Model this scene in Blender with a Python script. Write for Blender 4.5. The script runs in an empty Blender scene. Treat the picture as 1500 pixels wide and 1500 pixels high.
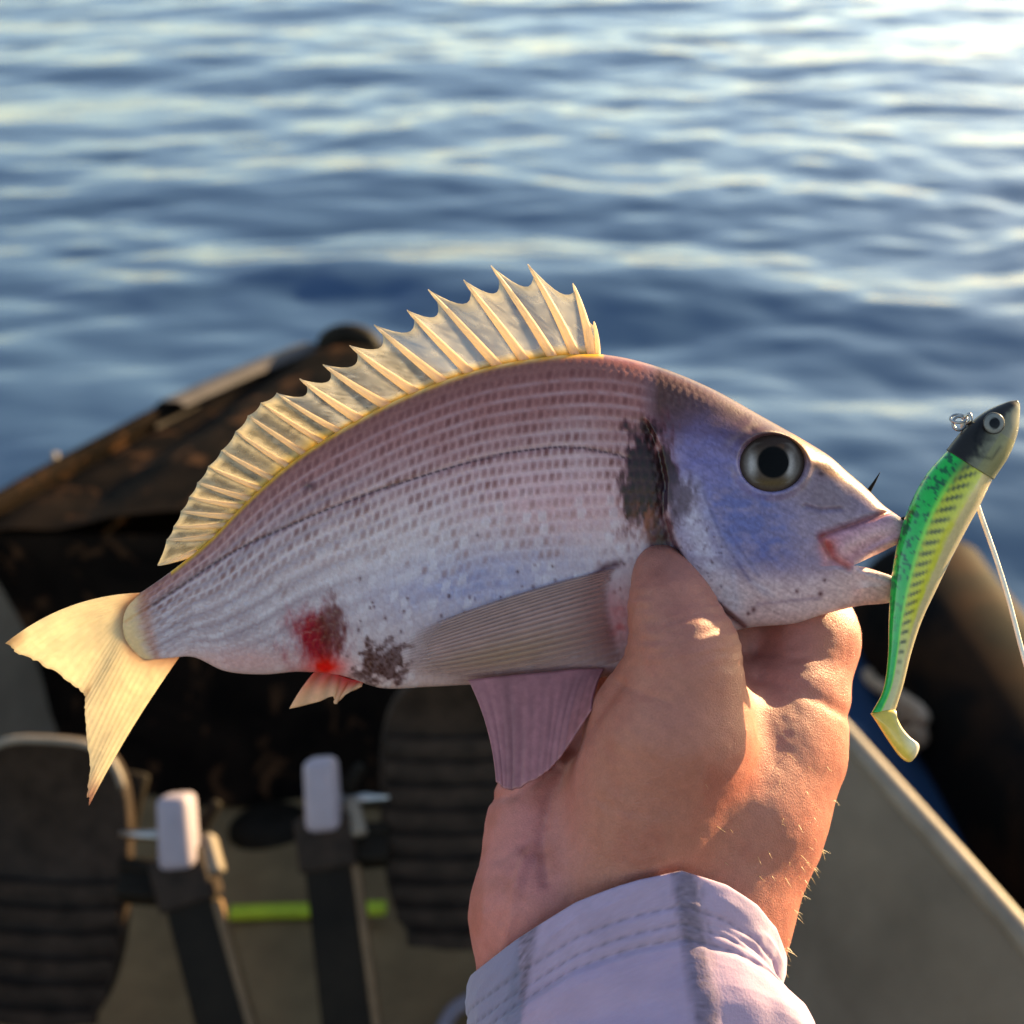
import bpy, bmesh, math, random
import numpy as np
from mathutils import Vector, Matrix
from mathutils.bvhtree import BVHTree

random.seed(7)
RNG = np.random.RandomState(11)
scene = bpy.context.scene
COL = scene.collection
R = math.radians

# ------------------------------------------------------------------ camera, sky, sun, exposure
F_PX = 1800.0                       # focal length in photo pixels (1500 px wide picture)
PITCH = R(30.0)
CAM = Vector((0.0, 0.0, 1.0))       # metres above the water
D0 = 0.30                           # metres from the lens to the plane the fish hangs in
cam_d = bpy.data.cameras.new("camera")
cam_d.sensor_width = 36.0
cam_d.sensor_fit = 'HORIZONTAL'
cam_d.lens = 36.0 * F_PX / 1500.0
cam_d.clip_start = 0.01
cam_d.clip_end = 5000.0
cam_d.dof.use_dof = True
cam_d.dof.focus_distance = 0.287
cam_d.dof.aperture_fstop = 12.5
cam = bpy.data.objects.new("camera", cam_d)
COL.objects.link(cam)
cam.location = CAM
cam.rotation_euler = (R(90) - PITCH, 0, 0)
scene.camera = cam

FWD = Vector((0, math.cos(PITCH), -math.sin(PITCH)))
UP = Vector((0, math.sin(PITCH), math.cos(PITCH)))
RIGHT = Vector((1, 0, 0))

SUN_EL, SUN_AZ = R(14.0), R(54.5)   # azimuth measured from the view direction to the right
world = bpy.data.worlds.new("World")
scene.world = world
world.use_nodes = True
wn = world.node_tree
for n in list(wn.nodes):
    wn.nodes.remove(n)
sky = wn.nodes.new("ShaderNodeTexSky")
sky.sky_type = 'NISHITA'
sky.sun_disc = False
sky.sun_elevation = SUN_EL
sky.sun_rotation = SUN_AZ
sky.air_density = 1.0
sky.dust_density = 0.6
sky.ozone_density = 0.6
bg = wn.nodes.new("ShaderNodeBackground")
bg.inputs[1].default_value = 0.08
wo = wn.nodes.new("ShaderNodeOutputWorld")
wn.links.new(sky.outputs[0], bg.inputs[0])
wn.links.new(bg.outputs[0], wo.inputs[0])

sun_d = bpy.data.lights.new("sun", 'SUN')
sun_d.energy = 5.0
sun_d.angle = R(0.5)
sun_d.color = (1.0, 0.72, 0.36)
sun = bpy.data.objects.new("sun", sun_d)
COL.objects.link(sun)
SUN_DIR = Vector((math.sin(SUN_AZ) * math.cos(SUN_EL), math.cos(SUN_AZ) * math.cos(SUN_EL), math.sin(SUN_EL)))
sun.rotation_euler = SUN_DIR.to_track_quat('Z', 'Y').to_euler()
sun.location = SUN_DIR * 20

vs = scene.view_settings
vs.view_transform = 'Standard'
vs.look = 'None'
vs.gamma = 1.0
vs.exposure = 2.1
vs.use_curve_mapping = False
scene.cycles.use_denoising = True
scene.cycles.max_bounces = 8
scene.cycles.transparent_max_bounces = 12

# ------------------------------------------------------------------ helpers
PX = D0 / F_PX                      # metres for one photo pixel in the fish plane

def loc(px, py, w=0.0):
    """photo pixel seen at w pixels (fish-plane pixels) nearer than the fish plane -> world"""
    return CAM + ray(px, py) * (D0 - w * PX)

def loc_np(P):
    P = np.asarray(P, float)
    d = (D0 - P[:, 2] * PX)[:, None]
    return np.array(CAM)[None] + d * (np.array(FWD)[None] + np.outer((P[:, 0] - 750) / F_PX, np.array(RIGHT)) + np.outer((750 - P[:, 1]) / F_PX, np.array(UP)))

LEAN = 0.17
def locf_np(P):
    P = np.array(P, float)
    P[:, 2] += LEAN * (800 - P[:, 1])
    return loc_np(P)

def ray(px, py):
    return (FWD + RIGHT * ((px - 750) / F_PX) + UP * ((750 - py) / F_PX))

def at_z(px, py, z):
    r = ray(px, py)
    return CAM + r * ((z - CAM.z) / r.z)

def at_d(px, py, d):
    return CAM + ray(px, py) * d

def srgb(r, g, b):
    def f(c):
        c /= 255.0
        return c / 12.92 if c <= 0.04045 else ((c + 0.055) / 1.055) ** 2.4
    return (f(r), f(g), f(b))

def new_obj(name, verts, faces, mat=None, parent=None, smooth=True, cols=None, fix=False):
    me = bpy.data.meshes.new(name)
    me.from_pydata([tuple(map(float, v)) for v in verts], [], faces)
    me.update()
    if fix:
        bm = bmesh.new(); bm.from_mesh(me)
        bmesh.ops.recalc_face_normals(bm, faces=bm.faces)
        bm.to_mesh(me); bm.free()
    if smooth:
        me.polygons.foreach_set("use_smooth", [True] * len(me.polygons))
    if cols is not None:
        at = me.color_attributes.new("Col", 'FLOAT_COLOR', 'POINT')
        c4 = np.ones((len(me.vertices), 4), np.float32)
        c4[:, :np.shape(cols)[1]] = np.clip(cols, 0, 1)
        at.data.foreach_set("color", c4.ravel())
    o = bpy.data.objects.new(name, me)
    COL.objects.link(o)
    if mat:
        me.materials.append(mat)
    if parent:
        o.parent = parent
        o.matrix_parent_inverse = parent.matrix_world.inverted()
    return o

def from_bm(name, bm, mat, parent=None, smooth=True):
    me = bpy.data.meshes.new(name)
    bmesh.ops.recalc_face_normals(bm, faces=bm.faces)
    bm.to_mesh(me); bm.free()
    if smooth:
        me.polygons.foreach_set("use_smooth", [True] * len(me.polygons))
    o = bpy.data.objects.new(name, me)
    COL.objects.link(o)
    me.materials.append(mat)
    if parent:
        o.parent = parent
        o.matrix_parent_inverse = parent.matrix_world.inverted()
    return o

def empty(name, at, label, cat, group=None):
    o = bpy.data.objects.new(name, None)
    o.empty_display_size = 0.02
    COL.objects.link(o)
    o.location = at
    bpy.context.view_layer.update()
    o["label"] = label
    o["category"] = cat
    if group:
        o["group"] = group
    return o

def tag(o, label, cat, group=None):
    o["label"] = label
    o["category"] = cat
    if group:
        o["group"] = group
    return o

def catmull(pts, n):
    """n samples along a smooth curve through pts (any dimension)"""
    P = np.asarray(pts, float)
    m = len(P)
    u = np.linspace(0, m - 1, n)
    return spline_at(P, u)

def spline_at(P, u):
    P = np.asarray(P, float)
    if P.ndim == 1:
        return spline_at(P[:, None], u)[:, 0]
    m = len(P)
    u = np.asarray(u, float)
    i = np.clip(np.floor(u).astype(int), 0, m - 2)
    f = (u - i)[:, None]
    p1, p2 = P[i], P[i + 1]
    p0 = np.where((i == 0)[:, None], 2 * p1 - p2, P[np.maximum(i - 1, 0)])
    p3 = np.where((i == m - 2)[:, None], 2 * p2 - p1, P[np.minimum(i + 2, m - 1)])
    return 0.5 * ((2 * p1) + (-p0 + p2) * f + (2 * p0 - 5 * p1 + 4 * p2 - p3) * f ** 2 + (-p0 + 3 * p1 - 3 * p2 + p3) * f ** 3)

def tube(name, pts, radii, mat, parent=None, seg=10, cap=True, cols=None):
    """tapered round tube through world points"""
    P = [Vector(p) for p in pts]
    n = len(P)
    if not hasattr(radii, '__len__'):
        radii = [radii] * n
    verts, faces = [], []
    prev = None
    for i in range(n):
        t = (P[min(i + 1, n - 1)] - P[max(i - 1, 0)]).normalized()
        if prev is None:
            a = Vector((0, 0, 1)) if abs(t.z) < 0.9 else Vector((1, 0, 0))
            u = t.cross(a).normalized()
        else:
            u = (prev - t * prev.dot(t)).normalized()
        prev = u
        v = t.cross(u)
        for k in range(seg):
            a = 2 * math.pi * k / seg
            verts.append(P[i] + (u * math.cos(a) + v * math.sin(a)) * radii[i])
    for i in range(n - 1):
        for k in range(seg):
            k2 = (k + 1) % seg
            faces.append((i * seg + k, i * seg + k2, (i + 1) * seg + k2, (i + 1) * seg + k))
    if cap:
        faces.append(tuple(range(seg))[::-1])
        faces.append(tuple((n - 1) * seg + k for k in range(seg)))
    return new_obj(name, verts, faces, mat, parent, cols=cols, fix=True)

class VNoise:
    """smooth value noise in 2 or 3 dimensions, for shapes and pigment"""
    def __init__(self, seed):
        self.g = np.random.RandomState(seed).rand(64, 64, 64).astype(np.float32)
    def __call__(self, x, y, z=None):
        x = np.asarray(x, float); y = np.asarray(y, float)
        z = np.zeros_like(x) if z is None else np.asarray(z, float)
        xi, yi, zi = np.floor(x).astype(int), np.floor(y).astype(int), np.floor(z).astype(int)
        fx, fy, fz = x - xi, y - yi, z - zi
        fx, fy, fz = [f * f * (3 - 2 * f) for f in (fx, fy, fz)]
        g = self.g
        def G(a, b, c):
            return g[(xi + a) & 63, (yi + b) & 63, (zi + c) & 63]
        x00 = G(0, 0, 0) * (1 - fx) + G(1, 0, 0) * fx
        x10 = G(0, 1, 0) * (1 - fx) + G(1, 1, 0) * fx
        x01 = G(0, 0, 1) * (1 - fx) + G(1, 0, 1) * fx
        x11 = G(0, 1, 1) * (1 - fx) + G(1, 1, 1) * fx
        return (x00 * (1 - fy) + x10 * fy) * (1 - fz) + (x01 * (1 - fy) + x11 * fy) * fz
    def fbm(self, x, y, z=None, o=4):
        s, a, t = 0, 0.5, 0
        for i in range(o):
            k = 2 ** i
            s = s + a * self(np.asarray(x) * k + 7.3 * i, np.asarray(y) * k + 3.1 * i, None if z is None else np.asarray(z) * k)
            t += a
            a *= 0.5
        return s / t
VN = VNoise(3)

def sstep(a, b, x):
    t = np.clip((np.asarray(x, float) - a) / (b - a), 0, 1)
    return t * t * (3 - 2 * t)

def seg_dist(x, y, pl):
    """distance from points to a polyline and the signed side (+ = right of travel in image axes)"""
    best = np.full(np.shape(x), 1e9); side = np.zeros(np.shape(x)); par = np.zeros(np.shape(x))
    n = len(pl) - 1
    for i in range(n):
        ax, ay = pl[i]; bx, by = pl[i + 1]
        dx, dy = bx - ax, by - ay
        L2 = dx * dx + dy * dy
        t = np.clip(((x - ax) * dx + (y - ay) * dy) / L2, 0, 1)
        d = np.hypot(x - ax - t * dx, y - ay - t * dy)
        m = d < best
        best = np.where(m, d, best)
        side = np.where(m, np.sign(dx * (y - ay) - dy * (x - ax)), side)
        par = np.where(m, (i + t) / n, par)
    return best, side, par

def cmix(c, col, a):
    a = np.clip(a, 0, 1)[..., None]
    return c * (1 - a) + np.array(col) * a
def with_alpha(c, a):
    return np.concatenate([c, np.clip(a, 0, 1)[..., None]], -1)

# ------------------------------------------------------------------ materials
def mat_base(name):
    m = bpy.data.materials.new(name)
    m.use_nodes = True
    nt = m.node_tree
    b = nt.nodes["Principled BSDF"]
    return m, nt, b

def N(nt, t, **kw):
    n = nt.nodes.new(t)
    for k, v in kw.items():
        setattr(n, k, v)
    return n

def set_in(n, **kw):
    for k, v in kw.items():
        n.inputs[k.replace('_', ' ')].default_value = v

def simple_mat(name, color, rough=0.5, spec=0.5, noise_scale=40.0, var=0.25, bump=0.15, bump_scale=200.0, metallic=0.0, coat=0.0):
    m, nt, b = mat_base(name)
    tc = N(nt, "ShaderNodeTexCoord")
    no = N(nt, "ShaderNodeTexNoise"); set_in(no, Scale=noise_scale, Detail=6.0, Roughness=0.6)
    nt.links.new(tc.outputs["Object"], no.inputs["Vector"])
    cr = N(nt, "ShaderNodeValToRGB")
    c = np.array(color)
    cr.color_ramp.elements[0].position = 0.3
    cr.color_ramp.elements[1].position = 0.7
    cr.color_ramp.elements[0].color = (*(c * (1 - var)), 1)
    cr.color_ramp.elements[1].color = (*np.clip(c * (1 + var), 0, 1), 1)
    nt.links.new(no.outputs[0], cr.inputs[0])
    nt.links.new(cr.outputs[0], b.inputs["Base Color"])
    n2 = N(nt, "ShaderNodeTexNoise"); set_in(n2, Scale=bump_scale, Detail=4.0)
    nt.links.new(tc.outputs["Object"], n2.inputs["Vector"])
    bp = N(nt, "ShaderNodeBump"); set_in(bp, Strength=bump, Distance=0.002)
    nt.links.new(n2.outputs[0], bp.inputs["Height"])
    nt.links.new(bp.outputs[0], b.inputs["Normal"])
    mr = N(nt, "ShaderNodeMapRange"); set_in(mr, To_Min=max(0.02, rough - 0.1), To_Max=min(1, rough + 0.12))
    nt.links.new(no.outputs[0], mr.inputs[0])
    nt.links.new(mr.outputs[0], b.inputs["Roughness"])
    set_in(b, Metallic=metallic)
    b.inputs["Specular IOR Level"].default_value = spec
    b.inputs["Coat Weight"].default_value = coat
    return m

def attr_mat(name, rough=0.4, metallic=0.0, spec=0.5, sss=0.0, sss_rad=(1, .3, .15), sss_scale=0.004, bump=0.2, bump_scale=1500.0, bump_dist=0.0003, coat=0.0, fine=0.12):
    m, nt, b = mat_base(name)
    at = N(nt, "ShaderNodeAttribute"); at.attribute_name = "Col"
    tc = N(nt, "ShaderNodeTexCoord")
    no = N(nt, "ShaderNodeTexNoise"); set_in(no, Scale=bump_scale, Detail=5.0, Roughness=0.6)
    nt.links.new(tc.outputs["Object"], no.inputs["Vector"])
    mr = N(nt, "ShaderNodeMapRange"); set_in(mr, From_Min=0.3, From_Max=0.7, To_Min=1 - fine, To_Max=1 + fine)
    nt.links.new(no.outputs[0], mr.inputs[0])
    vm = N(nt, "ShaderNodeVectorMath", operation='SCALE')
    nt.links.new(at.outputs["Color"], vm.inputs[0])
    nt.links.new(mr.outputs[0], vm.inputs["Scale"])
    nt.links.new(vm.outputs[0], b.inputs["Base Color"])
    bp = N(nt, "ShaderNodeBump"); set_in(bp, Strength=bump, Distance=bump_dist)
    nt.links.new(no.outputs[0], bp.inputs["Height"])
    nt.links.new(bp.outputs[0], b.inputs["Normal"])
    set_in(b, Roughness=rough, Metallic=metallic)
    b.inputs["Specular IOR Level"].default_value = spec
    b.inputs["Coat Weight"].default_value = coat
    if sss:
        b.inputs["Subsurface Weight"].default_value = sss
        b.inputs["Subsurface Radius"].default_value = sss_rad
        b.inputs["Subsurface Scale"].default_value = sss_scale
    return m

def fin_mat(name, clear=0.3, transl=0.5, rough=0.35):
    """thin wet fin: some light passes straight, some scatters through"""
    m, nt, b = mat_base(name)
    out = nt.nodes["Material Output"]
    at = N(nt, "ShaderNodeAttribute"); at.attribute_name = "Col"
    tc = N(nt, "ShaderNodeTexCoord")
    no = N(nt, "ShaderNodeTexNoise"); set_in(no, Scale=700.0, Detail=4.0)
    nt.links.new(tc.outputs["Object"], no.inputs["Vector"])
    bp = N(nt, "ShaderNodeBump"); set_in(bp, Strength=0.25, Distance=0.0004)
    nt.links.new(no.outputs[0], bp.inputs["Height"])
    nt.links.new(at.outputs["Color"], b.inputs["Base Color"])
    nt.links.new(bp.outputs[0], b.inputs["Normal"])
    set_in(b, Roughness=rough)
    tr = N(nt, "ShaderNodeBsdfTranslucent")
    nt.links.new(at.outputs["Color"], tr.inputs[0])
    nt.links.new(bp.outputs[0], tr.inputs["Normal"])
    mx = N(nt, "ShaderNodeMixShader"); mx.inputs[0].default_value = transl
    nt.links.new(b.outputs[0], mx.inputs[1]); nt.links.new(tr.outputs[0], mx.inputs[2])
    tp = N(nt, "ShaderNodeBsdfTransparent")
    m2 = N(nt, "ShaderNodeMixShader")
    mr = N(nt, "ShaderNodeMapRange"); set_in(mr, From_Min=0.3, From_Max=0.7, To_Min=max(0, clear - 0.12), To_Max=min(1, clear + 0.12))
    nt.links.new(no.outputs[0], mr.inputs[0])
    inv = N(nt, "ShaderNodeMath", operation='SUBTRACT'); inv.inputs[0].default_value = 1.0
    nt.links.new(at.outputs["Alpha"], inv.inputs[1])
    mxx = N(nt, "ShaderNodeMath", operation='MAXIMUM')
    nt.links.new(mr.outputs[0], mxx.inputs[0]); nt.links.new(inv.outputs[0], mxx.inputs[1])
    nt.links.new(mxx.outputs[0], m2.inputs[0])
    nt.links.new(mx.outputs[0], m2.inputs[1]); nt.links.new(tp.outputs[0], m2.inputs[2])
    nt.links.new(m2.outputs[0], out.inputs[0])
    return m

# ------------------------------------------------------------------ water
def build_water():
    nr, na = 760, 560
    r = np.concatenate([np.geomspace(0.25, 16.0, nr - 60), np.geomspace(16.6, 2500.0, 60)])
    a = np.linspace(-R(75), R(75), na)
    Rr, A = np.meshgrid(r, a, indexing='ij')
    X = Rr * np.sin(A); Y = Rr * np.cos(A) - 0.2
    Z = np.zeros_like(X)
    rs = np.random.RandomState(5)
    wx = X + 0.25 * (VN.fbm(X * 0.9 + 5, Y * 0.9, o=2) - .5); wy = Y + 0.35 * (VN.fbm(X * 0.8 + 40, Y * 0.8 + 9, o=2) - .5)
    # wavelength, height, heading spread: small chop over a slow swell, crests across the view
    for lam, amp, spread, cnt in ((2.0, .0085, .35, 2), (0.95, .0058, .42, 3), (0.50, .0036, .52, 4), (0.27, .0020, .65, 6), (0.15, .0010, .8, 6)):
        for k in range(cnt):
            l = lam * rs.uniform(.8, 1.25)
            th = rs.normal(0.12, spread)
            kx, ky = math.sin(th) * 2 * math.pi / l, math.cos(th) * 2 * math.pi / l
            ph = rs.uniform(0, 6.28)
            env = 0.35 + 1.3 * VN(X / (lam * 2.2) + 11 * k + lam * 3, Y / (lam * 2.2) + 5 * k)
            s = np.sin(kx * wx + ky * wy + ph)
            fade = 1 / (1 + (Rr * 0.012 / l * 1.5) ** 4)
            Z += amp * env * (s + 0.22 * np.cos(2 * (kx * wx + ky * wy + ph))) / math.sqrt(cnt) * 1.25 * fade
    Z += .030 * np.exp(-((Y - 2.78 - .10 * np.cos(X * 1.7 + .6)) / .20) ** 2) * np.exp(-((X + .35) / .95) ** 2)
    calm = sstep(0.3, 1.3, np.hypot(X + .1, (Y - 0.7)))          # quieter in the lee of the hull
    Z *= 0.35 + 0.65 * calm
    V = np.stack([X, Y, Z], -1).reshape(-1, 3)
    idx = np.arange(nr * na).reshape(nr, na)
    F = np.stack([idx[:-1, :-1], idx[:-1, 1:], idx[1:, 1:], idx[1:, :-1]], -1).reshape(-1, 4)
    m, nt, b = mat_base("sea_water")
    set_in(b, Roughness=0.06, IOR=1.333)
    b.inputs["Base Color"].default_value = (0.030, 0.062, 0.125, 1)
    tc = N(nt, "ShaderNodeTexCoord")
    mp = N(nt, "ShaderNodeMapping"); mp.inputs["Scale"].default_value = (7.0, 16.0, 7.0)
    nt.links.new(tc.outputs["Object"], mp.inputs[0])
    no = N(nt, "ShaderNodeTexNoise"); set_in(no, Scale=1.0, Detail=4.0, Roughness=0.55)
    nt.links.new(mp.outputs[0], no.inputs["Vector"])
    bp = N(nt, "ShaderNodeBump"); set_in(bp, Strength=0.4, Distance=0.006)
    nt.links.new(no.outputs[0], bp.inputs["Height"])
    nt.links.new(bp.outputs[0], b.inputs["Normal"])
    me = bpy.data.meshes.new("water")
    me.from_pydata(V.tolist(), [], F.tolist())
    me.polygons.foreach_set("use_smooth", [True] * len(me.polygons))
    me.materials.append(m)
    o = bpy.data.objects.new("water", me)
    COL.objects.link(o)
    o["kind"] = "structure"
build_water()

# ------------------------------------------------------------------ kayak
KX = -0.205                        # centre line
BOW_Y = 1.47
def half_w(y):
    ys = [-0.9, -0.3, 0.2, 0.52, 0.714, 0.9, 1.1, 1.25, 1.36, 1.43, BOW_Y]
    ws = [0.52, 0.59, 0.585, 0.505, 0.437, 0.363, 0.27, 0.19, 0.115, 0.06, 0.012]
    return float(np.interp(y, ys, ws))
def rail_z(y):
    return float(np.interp(y, [-0.9, 0.8, 1.2, BOW_Y], [0.41, 0.41, 0.405, 0.40]))
BULK_Y = 1.0
FLOOR_Z = 0.15

def camo_mat():
    m, nt, b = mat_base("camo_plastic")
    tc = N(nt, "ShaderNodeTexCoord")
    n1 = N(nt, "ShaderNodeTexNoise"); set_in(n1, Scale=11.0, Detail=3.0, Roughness=0.55, Distortion=0.8)
    n2 = N(nt, "ShaderNodeTexNoise"); set_in(n2, Scale=26.0, Detail=5.0, Roughness=0.6, Distortion=0.6)
    for n in (n1, n2):
        nt.links.new(tc.outputs["Object"], n.inputs["Vector"])
    c1 = N(nt, "ShaderNodeValToRGB")
    e = c1.color_ramp.elements
    e[0].position, e[0].color = 0.40, (0.0045, 0.0035, 0.003, 1)
    e[1].position, e[1].color = 0.60, (0.011, 0.0075, 0.0055, 1)
    c2 = N(nt, "ShaderNodeValToRGB")
    e = c2.color_ramp.elements
    e[0].position, e[0].color = 0.56, (0, 0, 0, 1)
    e[1].position, e[1].color = 0.65, (1, 1, 1, 1)
    nt.links.new(n1.outputs[0], c1.inputs[0]); nt.links.new(n2.outputs[0], c2.inputs[0])
    mx = N(nt, "ShaderNodeMix", data_type='RGBA')
    nt.links.new(c2.outputs[0], mx.inputs[0]); nt.links.new(c1.outputs[0], mx.inputs[6])
    mx.inputs[7].default_value = (0.06, 0.029, 0.014, 1)
    nt.links.new(mx.outputs[2], b.inputs["Base Color"])
    set_in(b, Roughness=0.85)
    b.inputs["Specular IOR Level"].default_value = 0.02
    n3 = N(nt, "ShaderNodeTexNoise"); set_in(n3, Scale=300.0, Detail=4.0)
    nt.links.new(tc.outputs["Object"], n3.inputs["Vector"])
    bp = N(nt, "ShaderNodeBump"); set_in(bp, Strength=0.3, Distance=0.002)
    nt.links.new(n3.outputs[0], bp.inputs["Height"]); nt.links.new(bp.outputs[0], b.inputs["Normal"])
    return m

M_camo = camo_mat()
M_floor = simple_mat("olive_plastic", (0.20, 0.130, 0.062), 0.65, 0.12, 14, 0.3, 0.3, 260)
M_wall = simple_mat("grey_brown_plastic", (0.15, 0.113, 0.078), 0.6, 0.25, 9, 0.28, 0.3, 240)
M_rail = simple_mat("pale_rail_plastic", (0.20, 0.16, 0.12), 0.55, 0.3, 20, 0.25, 0.2, 260)
M_sunlit_edge = simple_mat("sunlit_edge_tan", (0.14, 0.085, 0.042), 0.5, 0.2, 30, 0.3, 0.2, 260)  # tan colour stands for sunlight along the pedal arms
M_trim = simple_mat("grey_trim", (0.075, 0.064, 0.06), 0.7, 0.2, 25, 0.3, 0.3, 260)
M_black = simple_mat("black_plastic", (0.012, 0.009, 0.006), 0.6, 0.08, 30, 0.4, 0.2, 300)
M_blackrib = simple_mat("black_rubber", (0.026, 0.017, 0.012), 0.65, 0.12, 60, 0.5, 0.4, 260)
M_white = simple_mat("white_plastic", (0.26, 0.22, 0.25), 0.5, 0.3, 40, 0.12, 0.1, 300)
M_strip = simple_mat("lime_strip", (0.42, 0.52, 0.02), 0.5, 0.4, 60, 0.2, 0.1, 300)
M_steel = simple_mat("steel", (0.35, 0.34, 0.33), 0.3, 0.5, 80, 0.2, 0.1, 300, metallic=1.0)

def loft(name, secs, mat, parent, closed=False, smooth=True, cap_ends=False):
    n, k = len(secs), len(secs[0])
    verts = [v for s in secs for v in s]
    faces = []
    kk = k if closed else k - 1
    for i in range(n - 1):
        for j in range(kk):
            j2 = (j + 1) % k
            faces.append((i * k + j, i * k + j2, (i + 1) * k + j2, (i + 1) * k + j))
    if cap_ends and closed:
        faces.append(tuple(range(k))[::-1]); faces.append(tuple((n - 1) * k + j for j in range(k)))
    return new_obj(name, verts, faces, mat, parent, smooth=smooth, fix=True)

def build_kayak():
    k = empty("kayak", (KX, 0.4, -0.06), "dark camouflage kayak with olive floor and pale rail, sitting on the water", "kayak")
    ys = np.concatenate([np.linspace(-0.9, 1.0, 40), np.linspace(1.03, BOW_Y, 26)])
    # outer hull
    secs = []
    for y in ys:
        h, z = half_w(y) + 0.02, rail_z(y)
        s = []
        prof = [(-1.0, z - .012), (-1.03, z * .72), (-1.0, z * .3), (-.9, .0), (-.62, -.05), (-.2, -.075), (0, -.08), (.2, -.075), (.62, -.05), (.9, .0), (1.0, z * .3), (1.03, z * .72), (1.0, z - .012)]
        for a, zz in prof:
            s.append((KX + a * h, y, zz))
        secs.append(s)
    loft("hull", secs, M_camo, k)
    # cockpit side walls and floor as one moulded liner, wall and floor separate pieces
    yc = np.linspace(-0.9, BULK_Y, 44)
    for sd in (-1, 1):
        secs = []
        for y in yc:
            h, z = half_w(y), rail_z(y)
            pts = [(h + .006, z - .001), (h - .004, z - .012), (h - .02, z - .045), (h - .05, z - .12), (h - .075, FLOOR_Z + .06), (h - .10, FLOOR_Z + .02), (h - .15, FLOOR_Z + .001)]
            secs.append([(KX + sd * a, y, b) for a, b in pts])
        loft("side_wall", secs, M_wall, k)
    secs = []
    for y in yc:
        h = half_w(y) - .145
        secs.append([(KX + a * h, y, FLOOR_Z + (0.006 * math.cos(a * 9) if abs(a) < .9 else 0)) for a in np.linspace(-1, 1, 25)])
    loft("cockpit_floor", secs, M_floor, k)
    # bulkhead at the front of the foot well
    secs = []
    for zt in np.linspace(0, 1, 9):
        s = []
        for a in np.linspace(-1, 1, 25):
            h = half_w(BULK_Y) - 0.004
            zz = FLOOR_Z + zt * (0.40 - FLOOR_Z)
            s.append((KX + a * h, BULK_Y - .10 * (1 - zt) ** 2 * (1 - abs(a) ** 4) - .004, zz))
        secs.append(s)
    loft("bulkhead", secs, M_camo, k)
    # foredeck, gently crowned with a moulded trough
    secs = []
    for y in np.linspace(BULK_Y - .005, BOW_Y, 30):
        h, z = half_w(y) - 0.002, rail_z(y)
        s = []
        for a in np.linspace(-1, 1, 41):
            crown = -0.012 + .034 * (1 - a * a) ** .8 - .010 * math.exp(-((abs(a) - .70) / .12) ** 2) + .010 * (VN.fbm(np.array([a * h * 14 + 20]), np.array([y * 14.]), o=3)[0] - .5)
            s.append((KX + a * h, y, z + crown))
        secs.append(s)
    loft("foredeck", secs, M_camo, k)
    # rails
    for sd in (-1, 1):
        pts = [(KX + sd * (half_w(y) + .006), y, rail_z(y)) for y in ys]
        tube("rail", pts, 0.008, M_rail if sd > 0 else M_camo, k, seg=12)
    # grey trim along the gunwale towards the bow
    secs = []
    for y in np.linspace(1.26, BOW_Y - .03, 20):
        h, z = half_w(y), rail_z(y)
        secs.append([(KX - h - .016, y, z - .03), (KX - h - .017, y, z + .004), (KX - h - .008, y, z + .013), (KX - h + .012, y, z + .0125), (KX - h + .02, y, z + .006)])
    loft("bow_trim", secs, M_trim, k)
    # bungee zigzag across the bulkhead edge with small hooks
    pts = []
    for i in range(9):
        pts.append((KX - .19 + i * .048, BULK_Y - .018 + (.006 if i % 2 else -.01), 0.30 + (0.028 if i % 2 else -0.004) - abs(i - 4) * .004))
    tube("bungee_cord", catmull(pts, 60), 0.0045, M_black, k, seg=8)
    for p in pts:
        bm = bmesh.new()
        bmesh.ops.create_uvsphere(bm, u_segments=10, v_segments=6, radius=0.008, matrix=Matrix.Translation(Vector(p) + Vector((0, -.008, 0))))
        from_bm("cord_hook", bm, M_steel if p is pts[3] else M_blackrib, k)
    # black carry handle at the bow
    c = Vector((KX, BOW_Y - .03, rail_z(BOW_Y) + .012))
    pts = [(c.x - .03, c.y, c.z - .02), (c.x - .026, c.y, c.z + .002), (c.x - .01, c.y, c.z + .012), (c.x + .01, c.y, c.z + .012), (c.x + .026, c.y, c.z + .002), (c.x + .03, c.y, c.z - .02)]
    tube("bow_handle", catmull(pts, 24), 0.0135, M_black, k, seg=10)
    # lime strip stuck on the floor
    a, b_ = at_z(336, 1337, FLOOR_Z + .011), at_z(566, 1330, FLOOR_Z + .011)
    bm = bmesh.new()
    L = (b_ - a).length
    bmesh.ops.create_cube(bm, size=1.0, matrix=Matrix.Diagonal((L, .012, .008, 1)))
    bmesh.ops.bevel(bm, geom=bm.edges[:], offset=0.0018, segments=2, profile=0.5, affect='EDGES')
    o = from_bm("floor_strip", bm, M_strip, k)
    o.location = ((a + b_) / 2) - k.location
    o.matrix_parent_inverse = Matrix.Identity(4)
    o.rotation_euler.z = math.atan2(b_.y - a.y, b_.x - a.x)
    # scupper plug beside the pedals
    c = at_z(400, 1210, FLOOR_Z + .004)
    secs = [[(c.x + rr * math.cos(t) * 1.4, c.y + rr * math.sin(t), c.z + zz) for t in np.linspace(0, 2 * math.pi, 25)[:-1]] for rr, zz in ((.0, .012), (.012, .014), (.024, .009), (.030, .0), (.031, -.006))]
    loft("scupper_plug", secs, M_black, k, closed=True)
    return k
build_kayak()

# ------------------------------------------------------------------ pedals
def pad_outline(w, h, n=64):
    """foot pad outline: rounded toe, slimmer round heel (unit plane, metres)"""
    pts = []
    for i in range(n):
        t = 2 * math.pi * i / n
        c, s = math.cos(t), math.sin(t)
        e = 0.55
        x = math.copysign(abs(c) ** e, c) * w / 2
        y = math.copysign(abs(s) ** (0.8 if s < 0 else 0.62), s) * h / 2
        pts.append((x, y))
    return pts

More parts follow.
